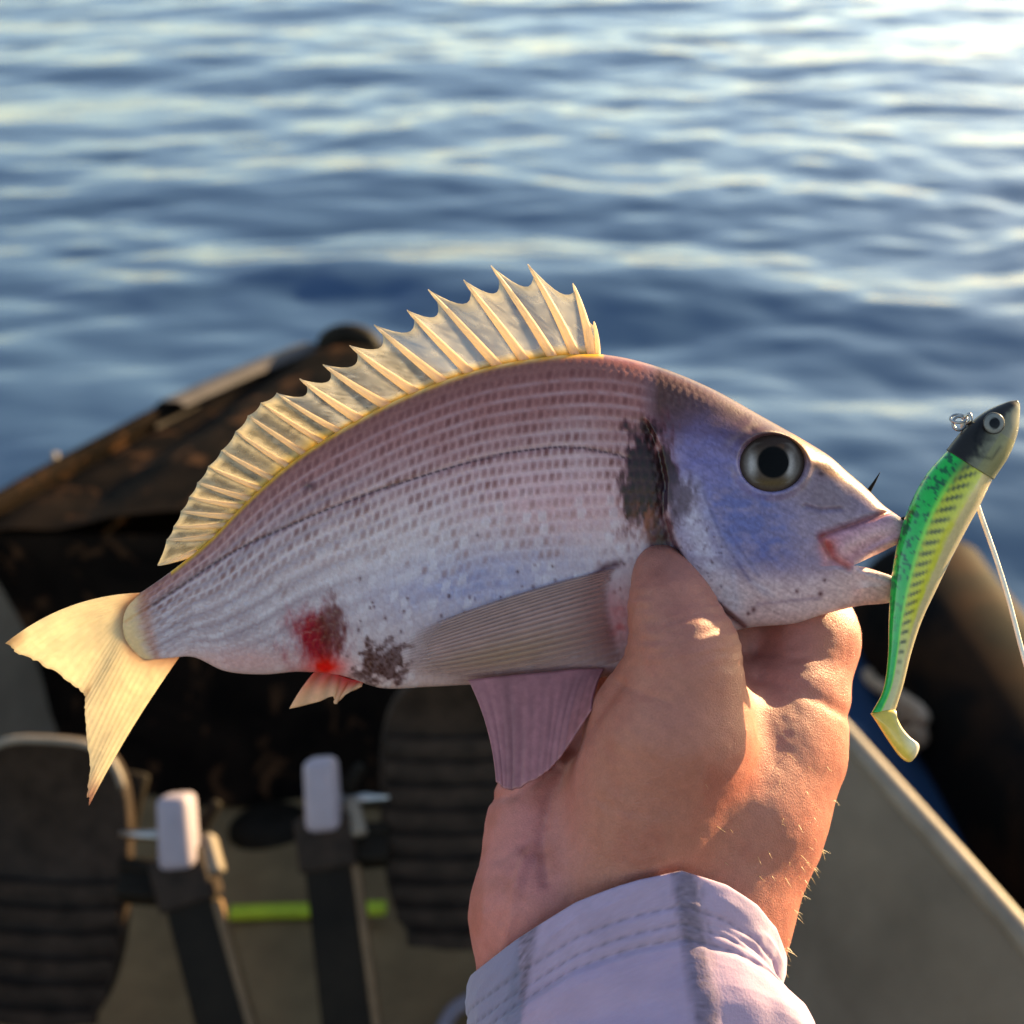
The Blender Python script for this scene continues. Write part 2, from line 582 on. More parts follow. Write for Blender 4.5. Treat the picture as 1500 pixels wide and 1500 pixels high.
def build_pedal(label, cap_px, arm_bot, pad_box, tilt, mirror, rim):
    """cap_px: box of the pale end cap; pad_box: box of the foot pad in the photo; all at the reach of the feet"""
    d = 0.90
    s = d / F_PX
    ax = (cap_px[0] + cap_px[2]) / 2
    top = at_d(ax, cap_px[1], d)
    low = at_d(arm_bot[0], arm_bot[1], d - .02)
    root = empty("kayak_pedal", at_d(arm_bot[0], 1640, d - .03), label, "pedal")
    # pedal arm: bevelled black bar running down to the drive
    ax_dir = (low - at_d(ax, cap_px[3] - 6, d)).normalized()
    a0 = at_d(ax + 3, cap_px[3] - 14, d)
    a1 = a0 + ax_dir * 0.29
    side = RIGHT
    nrm = side.cross(ax_dir).normalized()
    def bar(name, p0, p1, w0, w1, t, mat, bev=.003):
        bm = bmesh.new()
        vs_ = []
        u = (p1 - p0).normalized()
        sd = RIGHT - u * RIGHT.dot(u); sd.normalize()
        nn = u.cross(sd)
        for p, w in ((p0, w0), (p1, w1)):
            for a, b in ((-1, -1), (1, -1), (1, 1), (-1, 1)):
                vs_.append(bm.verts.new(p + sd * (a * w / 2) + nn * (b * t / 2)))
        for f in ((0, 1, 2, 3), (4, 5, 6, 7), (0, 1, 5, 4), (1, 2, 6, 5), (2, 3, 7, 6), (3, 0, 4, 7)):
            bm.faces.new([vs_[i] for i in f])
        bmesh.ops.recalc_face_normals(bm, faces=bm.faces)
        bmesh.ops.bevel(bm, geom=bm.edges[:], offset=bev, segments=3, profile=0.5, affect='EDGES')
        return from_bm(name, bm, mat, root)
    bar("pedal_arm", a0, a1, 66 * s, 80 * s, .026, M_black)
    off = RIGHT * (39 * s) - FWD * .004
    bar("arm_sunlit_edge", a0 + off + ax_dir * .03, a1 + off * 1.12, .0060, .008, .016, M_sunlit_edge, .002)  # added strip, its tan paints the sunlit right edge of the arm
    bar("arm_collar", a0 - ax_dir * .004, a0 + ax_dir * .034, 80 * s, 82 * s, .034, M_blackrib)
    cw = (cap_px[2] - cap_px[0]) * s
    c0 = at_d(ax - 3, cap_px[1], d - .012); c1 = at_d(ax + 3, cap_px[3], d - .016)
    bar("end_cap", c0, c1, cw * .82, cw * .88, .030, M_white, .006)
    # clamp lever standing beside the arm, on the sunny side
    l0 = at_d(cap_px[2] + 14, cap_px[1] + 60, d + .005); l1 = at_d(cap_px[2] + 26, cap_px[3] + 10, d - .005)
    bar("clamp_lever", l0, l1, .010, .013, .020, M_rail, .003)
    bar("lever_knob", at_d(cap_px[2] + 30, cap_px[1] + 10, d + .01), at_d(cap_px[2] + 4, cap_px[1] + 50, d + .008), .008, .011, .012, M_black, .003)
    # foot pad
    x0, y0, x1, y1 = pad_box
    dc = d + .012
    w, h = (x1 - x0) * dc / F_PX, (y1 - y0) * dc / F_PX
    ctr = at_d((x0 + x1) / 2, (y0 + y1) / 2, dc)
    ex = (RIGHT * math.cos(tilt) + UP * math.sin(tilt)).normalized()
    ey = (UP * math.cos(tilt) - RIGHT * math.sin(tilt)).normalized()
    ez = ex.cross(ey)
    out = pad_outline(w, h)
    secs = []
    for sc, zz in ((0.0, -.012), (.9, -.012), (.99, -.010), (1.0, -.004), (1.0, .003), (.985, .006), (.955, .0065), (.94, .003), (0, .003)):
        secs.append([ctr + ex * (x * sc) + ey * (y * sc) + ez * zz for x, y in out])
    pad = loft("foot_pad", secs, M_blackrib, root, closed=True)
    if rim:
        pts = [ctr + ex * (x * .985) + ey * (y * .985) + ez * .006 for x, y in out if y > h * .33]
        pts.sort(key=lambda p: (p - ctr).dot(ex))
        tube("pale_edge", pts, .0030, M_rail, pad, seg=8)
    nr = int(h / .0185)
    for i in range(nr):
        yy = -h / 2 + h * (i + .75) / (nr + .5)
        if yy > h * (.08 if rim else .34):
            continue
        xs = [x for x, y in out if abs(y - yy) < h / 22]
        if not xs:
            continue
        hw = max(xs) * .93
        bm = bmesh.new()
        nseg = 12
        rows = []
        for j in range(nseg + 1):
            xx = -hw + 2 * hw * j / nseg
            bow = .004 * (1 - (xx / (w / 2)) ** 2)
            ring = []
            for (dy, dz) in ((-.0062, .002), (-.0052, .0085), (.0048, .0095), (.0062, .002)):
                p = ctr + ex * xx + ey * (yy + dy - bow) + ez * (dz + .0006 * math.sin(i * 3.1 + j))
                ring.append(bm.verts.new(p))
            rows.append(ring)
        for j in range(nseg):
            for q in range(3):
                bm.faces.new((rows[j][q], rows[j][q + 1], rows[j + 1][q + 1], rows[j + 1][q]))
        bm.faces.new(rows[0]); bm.faces.new(rows[-1])
        from_bm("tread_rib", bm, M_blackrib, pad, smooth=False)
    # axle and bracket between arm and pad
    sgn = 1 if (x0 + x1) / 2 > ax else -1
    edge = x0 + 12 if sgn > 0 else x1 - 12
    for yy, rr in ((cap_px[1] + 62, .0035), (cap_px[1] + 108, .0055)):
        tube("axle", [at_d(ax, yy, d + .004), at_d(edge, yy - 4, d + .006)], rr, M_steel if rr < .005 else M_black, root, seg=10)
    bar("bracket", at_d(edge, cap_px[1] + 130, d + .006), at_d(ax, cap_px[1] + 136, d + .004), .026, .026, .02, M_black)
    return root
build_pedal("black pedal with pale end cap below the fish's tail fin", (232, 1163, 290, 1270), (325, 1500), (-60, 1078, 190, 1505), R(-3), False, True)
build_pedal("black pedal with pale end cap and ribbed foot pad beside the wrist", (445, 1110, 500, 1215), (508, 1500), (558, 985, 800, 1390), R(2), True, False)

# small tan latch on the floor beyond the pedal next to the tail
bm = bmesh.new()
bmesh.ops.create_cube(bm, size=1.0, matrix=Matrix.Diagonal((.026, .012, .05, 1)))
bmesh.ops.bevel(bm, geom=bm.edges[:], offset=.003, segments=2, profile=0.5, affect='EDGES')
lt = from_bm("strap_buckle", bm, M_black)
lt.location = at_d(183, 1178, .93); lt.rotation_euler = (R(-40), R(14), 0)
tag(lt, "small black strap buckle on the foot pad under the tail fin tip", "buckle")
tp_ = [at_d(196, 1148, .925), at_d(200, 1165, .922), at_d(207, 1198, .92)]
tube("bright_tongue", tp_, .0045, M_rail, lt, seg=8)

# ------------------------------------------------------------------ float beyond the rail, and its rope
def build_float():
    cl = catmull([(.56, 1.45, .04), (.565, 1.35, .04), (.583, 1.15, .04), (.597, .90, .04), (.62, .55, .035), (.65, .2, .03)], 60)
    ln = np.linspace(0, 1, 60)
    secs = []
    for i, p in enumerate(cl):
        r = .098 * min(1.0, (1 - (1 - min(1, ln[i] / .10)) ** 2.2) ** .5 + .02)
        s = []
        for t in np.linspace(0, 2 * math.pi, 33)[:-1]:
            c, sn = math.cos(t), math.sin(t)
            s.append((p[0] + r * math.copysign(abs(c) ** .8, c), p[1] + .02 * c, p[2] + r * 1.02 * math.copysign(abs(sn) ** .85, sn) * (1 if sn > 0 else .8)))
        secs.append(s)
    m, nt, b = mat_base("float_plastic")
    tc = N(nt, "ShaderNodeTexCoord")
    n1 = N(nt, "ShaderNodeTexNoise"); set_in(n1, Scale=8.0, Detail=4.0, Roughness=0.5, Distortion=0.4)
    nt.links.new(tc.outputs["Object"], n1.inputs["Vector"])
    c1 = N(nt, "ShaderNodeValToRGB"); e = c1.color_ramp.elements
    e[0].position, e[0].color = .45, (.004, .003, .0027, 1)
    e[1].position, e[1].color = .66, (.028, .012, .005, 1)
    nt.links.new(n1.outputs[0], c1.inputs[0]); nt.links.new(c1.outputs[0], b.inputs["Base Color"])
    set_in(b, Roughness=.65)
    b.inputs['Specular IOR Level'].default_value = .03
    o = loft("float", secs, m, None, closed=True, cap_ends=True)
    tag(o, "dark brown rounded float lying in the water beyond the kayak's pale rail", "float")
    return o
flt = build_float()
dg = bpy.context.evaluated_depsgraph_get()
fb = BVHTree.FromObject(flt, dg)
def on_float(px, py, off):
    r = ray(px, py).normalized()
    h = fb.ray_cast(CAM, r)
    if h[0] is None:
        h = fb.find_nearest(at_z(px, py, .08))
    return h[0] + h[1] * off
M_rope = simple_mat("tan_rope", (0.52, 0.36, 0.24), 0.85, 0.2, 120, 0.3, 0.8, 900)
rope_px = [(1278, 985), (1290, 1000), (1275, 1025), (1290, 1045), (1315, 1030), (1328, 1022), (1338, 1045), (1322, 1062), (1335, 1075), (1352, 1068), (1357, 1082), (1342, 1092)]
rp = catmull([on_float(x, y, .006) for x, y in rope_px], 80)
tag(tube("rope", rp, .0085, M_rope, None, seg=10), "short curl of frayed tan rope lying on the dark float", "rope")

# white cord end resting on the kayak floor behind the cuff
wc = [at_z(640, 1530, FLOOR_Z + .012), at_z(652, 1500, FLOOR_Z + .012), at_z(668, 1478, FLOOR_Z + .012), at_z(700, 1462, FLOOR_Z + .012), at_z(760, 1458, FLOOR_Z + .012)]
tag(tube("cord", catmull(wc, 30), .006, M_white, None, seg=10), "white cord on the kayak floor peeking out behind the cuff", "cord")

# ------------------------------------------------------------------ fish
FISH = empty("fish", loc(700, 990, 0), "silver sea bream with spiny dorsal fin held in the hand", "fish")
PAIR_T = [(188, 880), (230, 852), (270, 822), (310, 788), (355, 741), (400, 699), (450, 660), (520, 617), (600, 577), (700, 541), (800, 522), (880, 519), (960, 536), (1040, 568), (1120, 612), (1180, 646), (1215, 668), (1240, 690), (1268, 714), (1292, 738), (1312, 753), (1330, 766)]
PAIR_B = [(212, 968), (248, 964), (285, 963), (330, 983), (385, 988), (440, 984), (500, 990), (560, 1008), (630, 1006), (710, 1002), (800, 999), (880, 993), (960, 972), (1030, 938), (1095, 920), (1160, 914), (1200, 902), (1238, 892), (1262, 887), (1286, 885), (1304, 882), (1314, 872)]
SPLIT = 17
M_UP = [(1250, 828), (1276, 816), (1301, 804), (1319, 794), (1330, 783)]
M_LO = [(1250, 828), (1270, 832), (1290, 838), (1306, 844), (1316, 852)]
WID = [2.5, 8, 16, 26, 37, 47, 57, 70, 82, 86, 88, 86, 82, 77, 70, 62, 57, 52, 47, 41, 34, 24]
PAIR_T, PAIR_B, WID = np.array(PAIR_T, float), np.array(PAIR_B, float), np.array(WID, float)
TM = 0.687

def build_fish():
    NS_, NU, NL = 520, 112, 60            # stations, rows above and below the mouth line
    u = np.linspace(0, len(PAIR_T) - 1, NS_)
    # spend stations by arc length
    Tt = spline_at(PAIR_T, u)
    al = np.concatenate([[0], np.cumsum(np.hypot(*np.diff(Tt, axis=0).T))])
    u = np.interp(np.linspace(0, al[-1], NS_), al, u)
    isplit = int(np.argmin(np.abs(u - SPLIT))); u[isplit] = SPLIT
    T, B = spline_at(PAIR_T, u), spline_at(PAIR_B, u)
    W = spline_at(WID, u)
    arc = np.interp(u, u, np.concatenate([[0], np.cumsum(np.hypot(*np.diff(T, axis=0).T))]))
    mu0 = T + (B - T) * TM
    um = u - SPLIT
    MU = np.where((um >= 0)[:, None], spline_at(M_UP, np.clip(um, 0, 4)), mu0)
    ML = np.where((um >= 0)[:, None], spline_at(M_LO, np.clip(um, 0, 4)), mu0)
    # ease the mid line into the mouth corner
    k = sstep(12.5, 17, u)[:, None]
    corner = np.array(M_UP[0])
    s_ = np.interp(u, [12.5, 17], [0, 1])
    pre = (um < 0)[:, None]
    mid_target = mu0 + (corner - (PAIR_T[SPLIT] + (PAIR_B[SPLIT] - PAIR_T[SPLIT]) * TM)) * k
    MU = np.where(pre, mid_target, MU); ML = np.where(pre, mid_target, ML)
    q1 = np.linspace(0, 1, NU); q2 = np.linspace(0, 1, NL)
    q1 = 0.45 * q1 + 0.55 * (1 - np.cos(q1 * math.pi / 2))      # rows crowd towards the back
    q2 = 0.45 * q2 + 0.55 * np.sin(q2 * math.pi / 2)
    PU = T[:, None, :] + (MU - T)[:, None, :] * q1[None, :, None]
    PL = ML[:, None, :] + (B - ML)[:, None, :] * q2[None, :, None]
    P = np.concatenate([PU, PL], 1)                             # NS_, NU+NL, 2
    tt = np.concatenate([q1 * TM, TM + q2 * (1 - TM)])
    NR = NU + NL
    tt2 = np.broadcast_to(tt[None], (NS_, NR)).copy()
    uu = np.broadcast_to(u[:, None], (NS_, NR)); aa = np.broadcast_to(arc[:, None], (NS_, NR))
    x, y = P[..., 0].copy(), P[..., 1].copy()
    bulge = np.exp(-(aa / 22.0)) * 4 * tt2 * (1 - tt2)
    x -= 20 * bulge; y += 2 * bulge
    # thickness: deep shoulder, fuller low on the belly
    prof = np.clip(np.sin(math.pi * np.clip(tt2, 0, 1) ** 0.92), 0, 1) ** 0.36
    w = W[:, None] * prof
    # past the mouth corner each jaw is its own rounded lip
    jaw = uu > SPLIT
    dm = np.where(np.arange(NR)[None] < NU, np.hypot(x - MU[:, None, 0], y - MU[:, None, 1]), np.hypot(x - ML[:, None, 0], y - ML[:, None, 1]))
    lowj = np.arange(NR)[None] >= NU
    wj = np.where(lowj, W[:, None] * 0.95 * np.clip(np.hypot(x - B[:, None, 0], y - B[:, None, 1]) / 26, 0, 1) ** .5, w)
    bl = sstep(SPLIT, SPLIT + 1.2, uu)
    w = w * (1 - bl) + wj * bl
    w = w * np.where(jaw, 1 - 0.30 * bl * np.exp(-dm / 4.0) + .10 * bl * np.exp(-((dm - 9) / 6.0) ** 2), 1)
    # ------- relief
    dz = np.zeros_like(w)
    OP = [(948, 618), (966, 660), (975, 705), (973, 750), (985, 792), (1008, 835), (1046, 882), (1090, 918)]
    d, sd, pr = seg_dist(x, y, OP)
    head = sd < 0
    inr = sstep(600, 640, y)
    op_step = np.where(head, 14 * np.exp(-d / 110) * sstep(0, 5, d), -9 * np.exp(-d / 30)) * inr
    dz += op_step
    # cheek bones
    for pl, hgt, wd in (([(1012, 690), (1040, 760), (1075, 820), (1118, 868)], 2.6, 14), ([(1048, 768), (1068, 812), (1110, 845)], 1.6, 10), ([(1180, 742), (1202, 748), (1232, 746)], -2.5, 3.5), ([(1070, 640), (1100, 622), (1160, 640), (1195, 676)], 4.0, 10)):
        d2, _, _ = seg_dist(x, y, pl)
        dz += hgt * np.exp(-(d2 / wd) ** 2)
    # eye socket rim
    ex, ey = 1131, 678
    re = np.hypot((x - ex) / 51.0, (y - ey) / 44.0)
    dz += 5 * np.exp(-((re - 1.06) / .13) ** 2) - 30 * (1 - sstep(.80, 1.0, re))
    # lip fold and the pale upper jaw bone behind it
    LIP = [(1200, 786), (1240, 772), (1280, 758), (1310, 748)]
    d3, s3, _ = seg_dist(x, y, LIP)
    dz -= 6 * np.exp(-(d3 / 5) ** 2) * sstep(1185, 1205, x)
    MX = [(1204, 790), (1220, 818), (1243, 832)]
    d4, s4, _ = seg_dist(x, y, MX)
    dz -= 6 * np.exp(-(d4 / 6) ** 2)
    d5, _, _ = seg_dist(x, y, [(1232, 808), (1262, 790), (1310, 770)])
    dz += 4 * np.exp(-(d5 / 15) ** 2) * sstep(1205, 1240, x)
    n_rel = VN.fbm(x / 45 + 3, y / 45, o=2)
    # scales: staggered cells running along the flank
    flank = (1 - np.where(head & (y > 600), sstep(0, 14, d), 0)) * (1 - sstep(1000, 1060, x)) * sstep(4, 30, aa)
    H = np.hypot(*(B - T).T)
    rowc = tt2 * np.interp(u, [0, 3, 6, 9, 12, 17], [12, 17, 21, 25.5, 25.5, 23])[:, None]
    ri = np.floor(rowc); rf = rowc - ri
    colc = (x * 0.92 + y * 0.12) / 10.6 + 0.5 * (ri % 2) + 0.18 * (VN(ri * 3.7, x / 60) - .5) + 0.25 * (rf - .5) ** 2
    ci = np.floor(colc); cf = colc - ci
    edge = np.exp(-(np.minimum(cf, 1 - cf) / .13) ** 2)
    redge = np.exp(-(np.minimum(rf, 1 - rf) / .16) ** 2)
    dz += flank * (1.3 * (0.5 - cf) - 0.5 * redge) * (.3 + 1.3 * n_rel)
    # lateral line
    LL = [(922, 673), (900, 665), (853, 656), (807, 655), (751, 662), (690, 676), (620, 697), (550, 719), (480, 746), (424, 770), (363, 797), (317, 823), (260, 862), (186, 912)]
    dl, _, pl_ = seg_dist(x, y, LL)
    dz -= 1.6 * np.exp(-(dl / 3.0) ** 2)
    edge_fade = np.clip(prof * 1.4, 0, 1)
    w = np.maximum(w + dz * edge_fade, 0)
    w[:, 0] = 0; w[:, -1] = 0
    # ------- pigment, with blue sky sheen and pale scale glints painted in
    n1 = VN.fbm(x / 60, y / 60, o=3); n2 = VN.fbm(x / 14 + 9, y / 9, o=3); n3 = VN.fbm(x / 3.5, y / 3.5 + 4, o=2)
    def mix(c, col, a):
        a = np.clip(a, 0, 1)[..., None]
        return c * (1 - a) + np.array(col) * a
    C = np.zeros(x.shape + (3,)); C[:] = (.52, .43, .425)
    back = 1 - sstep(.10, .44, tt2 + (n1 - .5) * .12)
    C = mix(C, (.32, .18, .155), back * .95)
    C = mix(C, (.20, .11, .08), (1 - sstep(.0, .12, tt2)) * .75)
    C = mix(C, (.50, .475, .50), sstep(.44, .62, tt2) * (1 - sstep(.86, 1., tt2)) * .75)
    C = mix(C, (.40, .375, .40), (1 - sstep(330, 520, x)) * .75 * sstep(.08, .3, tt2))
    C = mix(C, (.56, .48, .47), sstep(.86, .97, tt2) * .6)
    pink = np.exp(-(((x - 800) / 150) ** 2 + ((y - 730) / 60) ** 2))
    C = mix(C, (.60, .39, .40), pink * .75)
    blue_sheen = np.exp(-(((x - 690) / 150) ** 2 + ((y - 850 + (x - 690) * .1) / 48) ** 2))
    C = mix(C, (.28, .34, .52), blue_sheen * .8 * (.5 + .9 * n2))  # bluish sky sheen on the belly, painted into the skin colour
    sil = np.exp(-(((x - 560) / 210) ** 2 + ((y - 800 + (x - 560) * .25) / 60) ** 2))
    C = mix(C, (.66, .64, .68), sil * .5 * (.4 + 1.1 * n2))
    # brown patch in every scale on the back, uneven from scale to scale; fine dark line at scale edges lower down
    hsh = VN.g[(ci.astype(int) * 7 + 3) & 63, (ri.astype(int) * 13 + 5) & 63, (ci.astype(int) * 3 + ri.astype(int)) & 63]
    hs2 = VN.g[(ci.astype(int) * 5 + 30) & 63, (ri.astype(int) * 11 + 9) & 63, 7]
    spot = np.exp(-np.abs((cf - .42 - .16 * hs2) / .36) ** 3.5 - np.abs((rf - .5) / (.27 + .10 * hsh)) ** 3.5)
    bk = 1 - sstep(.33, .55, tt2 + (n1 - .5) * .2)
    lower_rows = (1 - sstep(.62, .74, tt2)) * (1 - bk) * sstep(.42, .6, n1 + .12)
    C = mix(C, (.165, .085, .07), spot * flank * bk * (.15 + .55 * hsh + .40 * n2))
    C = mix(C, (.22, .15, .13), spot * flank * lower_rows * (.12 + .5 * hsh))
    glint = sstep(.55, .95, hs2) * flank * sstep(.36, .5, tt2)
    C = mix(C, (.68, .66, .70), glint * .45 * (1 - redge))
    C = mix(C, (.60, .54, .56), redge * flank * (.02 + .34 * n2) * sstep(.04, .1, tt2))
    C = mix(C, (.20, .18, .22), edge * flank * (1 - bk) * .25 * (n2 + .2))
    # grey stripes along the tail stalk
    stripe = np.exp(-(((rowc * .5) % 1 - .5) / .22) ** 2) * (1 - sstep(430, 620, x)) * sstep(.1, .2, tt2) * (1 - sstep(.75, .9, tt2))
    C = mix(C, (.17, .155, .18), stripe * .45)
    dots = (np.sin(pl_ * 520) > -.35)
    C = mix(C, (.055, .035, .04), np.exp(-(dl / 2.4) ** 2) * (.45 + .5 * dots) * flank)
    # yellow seam below the dorsal fin
    C = mix(C, (.62, .42, .10), (1 - sstep(0, 9 , np.hypot(x - T[:, None, 0], y - T[:, None, 1]))) * (x > 250) * (x < 885) * .95)
    # head
    hd = np.where(head, sstep(0, 12, d), 0) * sstep(930, 985, x)
    hd = np.maximum(hd, sstep(960, 1040, x) * (y < 640))
    nape = hd * (1 - sstep(.10, .34, tt2 + (n1 - .5) * .16 + np.clip((x - 1100) / 900, 0, 1)))
    C = mix(C, (.31, .275, .33), hd * .9)
    C = mix(C, (.085, .052, .034), np.clip(nape * 1.35, 0, .95))
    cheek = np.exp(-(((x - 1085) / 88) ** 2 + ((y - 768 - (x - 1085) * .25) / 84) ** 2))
    C = mix(C, (.135, .17, .33), hd * cheek * 1.15 * (.35 + 1.1 * n2))  # blue sheen of the cheek, painted into the skin colour
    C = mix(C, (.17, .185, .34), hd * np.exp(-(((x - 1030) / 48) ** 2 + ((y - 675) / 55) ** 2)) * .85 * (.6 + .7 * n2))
    C = mix(C, (.20, .18, .19), np.exp(-(((x - 1215) / 60) ** 2 + ((y - 720) / 42) ** 2)) * .9)
    C = mix(C, (.60, .50, .50), hd * sstep(.64, .84, tt2) * .95 * sstep(800, 850, y))
    C = mix(C, (.66, .64, .70), hd * np.exp(-(seg_dist(x, y, [(1000, 720), (1030, 800), (1060, 860), (1075, 895)])[0] / 20) ** 2) * .55 * (.3 + 1.2 * n2))
    C = mix(C, (.60, .47, .43), sstep(1180, 1290, x) * (y > 835) * .8)
    # pale streaks on the gill plates
    for pl, a in (([(1020, 700), (1045, 770), (1080, 830), (1120, 870)], .5), ([(1052, 790), (1075, 845), (1078, 890)], .55), ([(1100, 850), (1130, 872)], .5), ([(985, 800), (1020, 850), (1065, 895)], .4)):
        d6, _, _ = seg_dist(x, y, pl)
        C = mix(C, (.50, .50, .58), np.exp(-(d6 / 5.0) ** 2) * a * .55)
    for pl, a in (([(1030, 720), (1058, 790), (1098, 850)], .5), ([(1060, 770), (1092, 815), (1112, 845)], .45), ([(1182, 742), (1204, 748), (1232, 746)], .5), ([(1110, 885), (1160, 880), (1200, 876)], .3)):
        d6, _, _ = seg_dist(x, y, pl)
        C = mix(C, (.08, .09, .17), np.exp(-(d6 / 3.0) ** 2) * a)
    # brow and snout ridge
    C = mix(C, (.30, .17, .07), np.exp(-(seg_dist(x, y, [(1165, 640), (1190, 668), (1215, 690), (1240, 700)])[0] / 8) ** 2) * .8)
    C = mix(C, (.07, .045, .03), np.exp(-(seg_dist(x, y, [(1195, 682), (1240, 690), (1270, 722), (1296, 752)])[0] / 6) ** 2) * .7)
    # mouth: dark red fold, pink skin
    mem = sstep(1196, 1212, x) * np.where(s3 > 0, sstep(0, 5, d3), 0) * (~lowj) * (y < 832)
    C = mix(C, (.46, .30, .33), mem * .9)
    C = mix(C, (.60, .43, .42), np.exp(-(d5 / 12) ** 2) * sstep(1215, 1245, x) * .85 * (~lowj))
    C = mix(C, (.14, .035, .03), np.exp(-(d3 / 4) ** 2) * sstep(1190, 1206, x) * .7)
    C = mix(C, (.34, .12, .10), np.exp(-(d4 / 6) ** 2) * .65)
    C = mix(C, (.38, .12, .10), np.exp(-(np.hypot(x - 1213, y - 800) / 14) ** 2) * .8)
    lipb = np.where(jaw, np.exp(-(dm / 7.0) ** 2), 0)
    C = mix(C, (.70, .52, .49), lipb * .8)
    C = mix(C, (.04, .025, .02), np.exp(-(((x - 1203) / 6) ** 2 + ((y - 694) / 4) ** 2)) * .85)
    C = mix(C, (.54, .38, .36), np.exp(-(((x - 360) / 80) ** 2 + ((y - 968) / 20) ** 2)) * .8)
    C = mix(C, (.05, .035, .05), np.exp(-(seg_dist(x, y, [(868, 848), (884, 832), (904, 826)])[0] / 6) ** 2) * .9)
    C = mix(C, (.02, .010, .008), np.exp(-(((x - 966) / 20) ** 2 + ((y - 792) / 30) ** 2) ** 2) * .95)
    # gill edge, black gill smear with ragged outline
    C = mix(C, (.10, .05, .055), np.exp(-(d / 5) ** 2) * inr * (y > 760) * .8)
    rag = VN.fbm(x / 13 + 20, y / 26, o=4)
    ragf = VN.fbm(x / 5 + 70, y / 16, o=3)
    r_ = np.hypot((x - 950 + (y - 690) * .10) / 40, (y - 698) / 86)
    bx = 1 - r_ + (rag - .5) * 1.0 + (ragf - .5) * .8
    C = mix(C, (.13, .045, .045), sstep(-.35, .35, bx) * .8)
    C = mix(C, (.016, .010, .009), sstep(-.12, .34, bx) * (.86 + .14 * spot))
    r_ = np.hypot((x - 1000) / 34, (y - 728) / 40)
    C = mix(C, (.05, .045, .065), sstep(-.1, .7, 1 - r_ + (rag - .5) * 1.3 + (ragf - .5) * .5) * .8)
    C = mix(C, (.28, .13, .08), np.exp(-((((x - 945) / 14) ** 2 + ((y - 755) / 26) ** 2))) * sstep(.45, .6, rag) * .8)
    # red and brown bruise by the vent, mud smear behind it
    r_ = np.hypot((x - 460) / 50, (y - 932) / 58)
    C = mix(C, (.22, .018, .026), sstep(-.15, .75, 1 - r_ + (rag - .5) * .9 + (ragf - .5) * .4) * .95)
    r_ = np.hypot((x - 486) / 28, (y - 915) / 44)
    C = mix(C, (.085, .035, .03), sstep(-.1, .7, 1 - r_ + (rag - .5) * 1.3 + (ragf - .5) * .6) * .85)
    C = mix(C, (.62, .06, .04), np.exp(-(((x - 478) / 28) ** 2 + ((y - 978) / 14) ** 2)))
    rag2 = VN.fbm(x / 11 + 3, y / 11, o=4)
    r_ = np.hypot((x - 560) / 60, (y - 968) / 50)
    C = mix(C, (.05, .030, .022), sstep(-.08, .38, .72 - r_ + (rag2 - .5) * 1.5) * (.6 + .4 * n3) * 1.1)
    bx = np.exp(-((((x - 453) / 9) ** 2 + ((y - 712) / 6) ** 2)))
    C = mix(C, (.06, .03, .025), bx * .9)
    # specks of dirt
    for _ in range(46):
        cx = RNG.uniform(520, 920); cy = 905 - (cx - 520) * .12 + RNG.normal(0, 26)
        C = mix(C, (.05, .03, .03), np.exp(-((x - cx) ** 2 + ((y - cy) * .8) ** 2) / RNG.uniform(2, 7)) * .85)
    for cx, cy, s in ((1104, 893, 14), (1096, 899, 10), (1167, 866, 9), (1202, 870, 14), (1208, 850, 6)):
        C = mix(C, (.05, .02, .02), np.exp(-((x - cx) ** 2 + (y - cy) ** 2) / s) * .9)
    for _ in range(60):
        cx, cy = RNG.uniform(985, 1060), RNG.uniform(760, 900)
        C = mix(C, (.08, .07, .09), np.exp(-((x - cx) ** 2 + (y - cy) ** 2) / RNG.uniform(1.5, 4)) * .7)
    # flesh showing where the pectoral fin joins, stalk stain
    C = mix(C, (.42, .20, .20), np.exp(-(((x - 905) / 32) ** 2 + ((y - 910) / 50) ** 2)) * (.4 + .8 * n2))
    C = mix(C, (.66, .52, .32), np.clip(1.25 * np.exp(-((aa + 10 * (n2 - .5)) / 20) ** 2), 0, 1))
    C = mix(C, (.36, .19, .14), np.exp(-((aa - 27) / 9) ** 2) * .55)
    strk = VN.fbm((x + .5 * y) / 30 + 8, (y - .5 * x) / 4.5, o=3)
    C *= (1 + hd * ((strk - .5) * .40 + (n3 - .5) * .30))[..., None]
    C *= (0.88 + .24 * n3)[..., None]
    C = C ** np.array((1.06, 1.17, 1.12))
    lum = C.mean(-1, keepdims=True)
    C = np.clip(lum + (C - lum) * 1.26, 0.002, 1) * .93
    # ------- mesh: near and far skin share the outline
    NV = NS_ * NR
    Pf = np.stack([x, y, w], -1).reshape(-1, 3)
    Pb = np.stack([x, y, -w], -1).reshape(-1, 3)
    idx = np.arange(NV).reshape(NS_, NR)
    idx[:isplit + 1, NU] = idx[:isplit + 1, NU - 1]
    bidx = idx + NV
    bidx[:, 0] = idx[:, 0]; bidx[:, -1] = idx[:, -1]
    faces = []
    def quads(I, flip):
        a, b_, c, d_ = I[:-1, :-1], I[:-1, 1:], I[1:, 1:], I[1:, :-1]
        f = np.stack([a, b_, c, d_] if not flip else [a, d_, c, b_], -1)
        return f
    for I, fl in ((idx, False), (bidx, True)):
        f = quads(I, fl)
        keep = np.ones(f.shape[:2], bool)
        keep[isplit:, NU - 1] = False
        keep[:, NU - 1] &= True
        faces += f[keep].tolist()
    for r_, fl in ((NU - 1, 0), (NU, 1)):                       # roof and floor of the mouth
        for i in range(isplit, NS_ - 1):
            q = (idx[i, r_], bidx[i, r_], bidx[i + 1, r_], idx[i + 1, r_])
            faces.append(q if not fl else q[::-1])
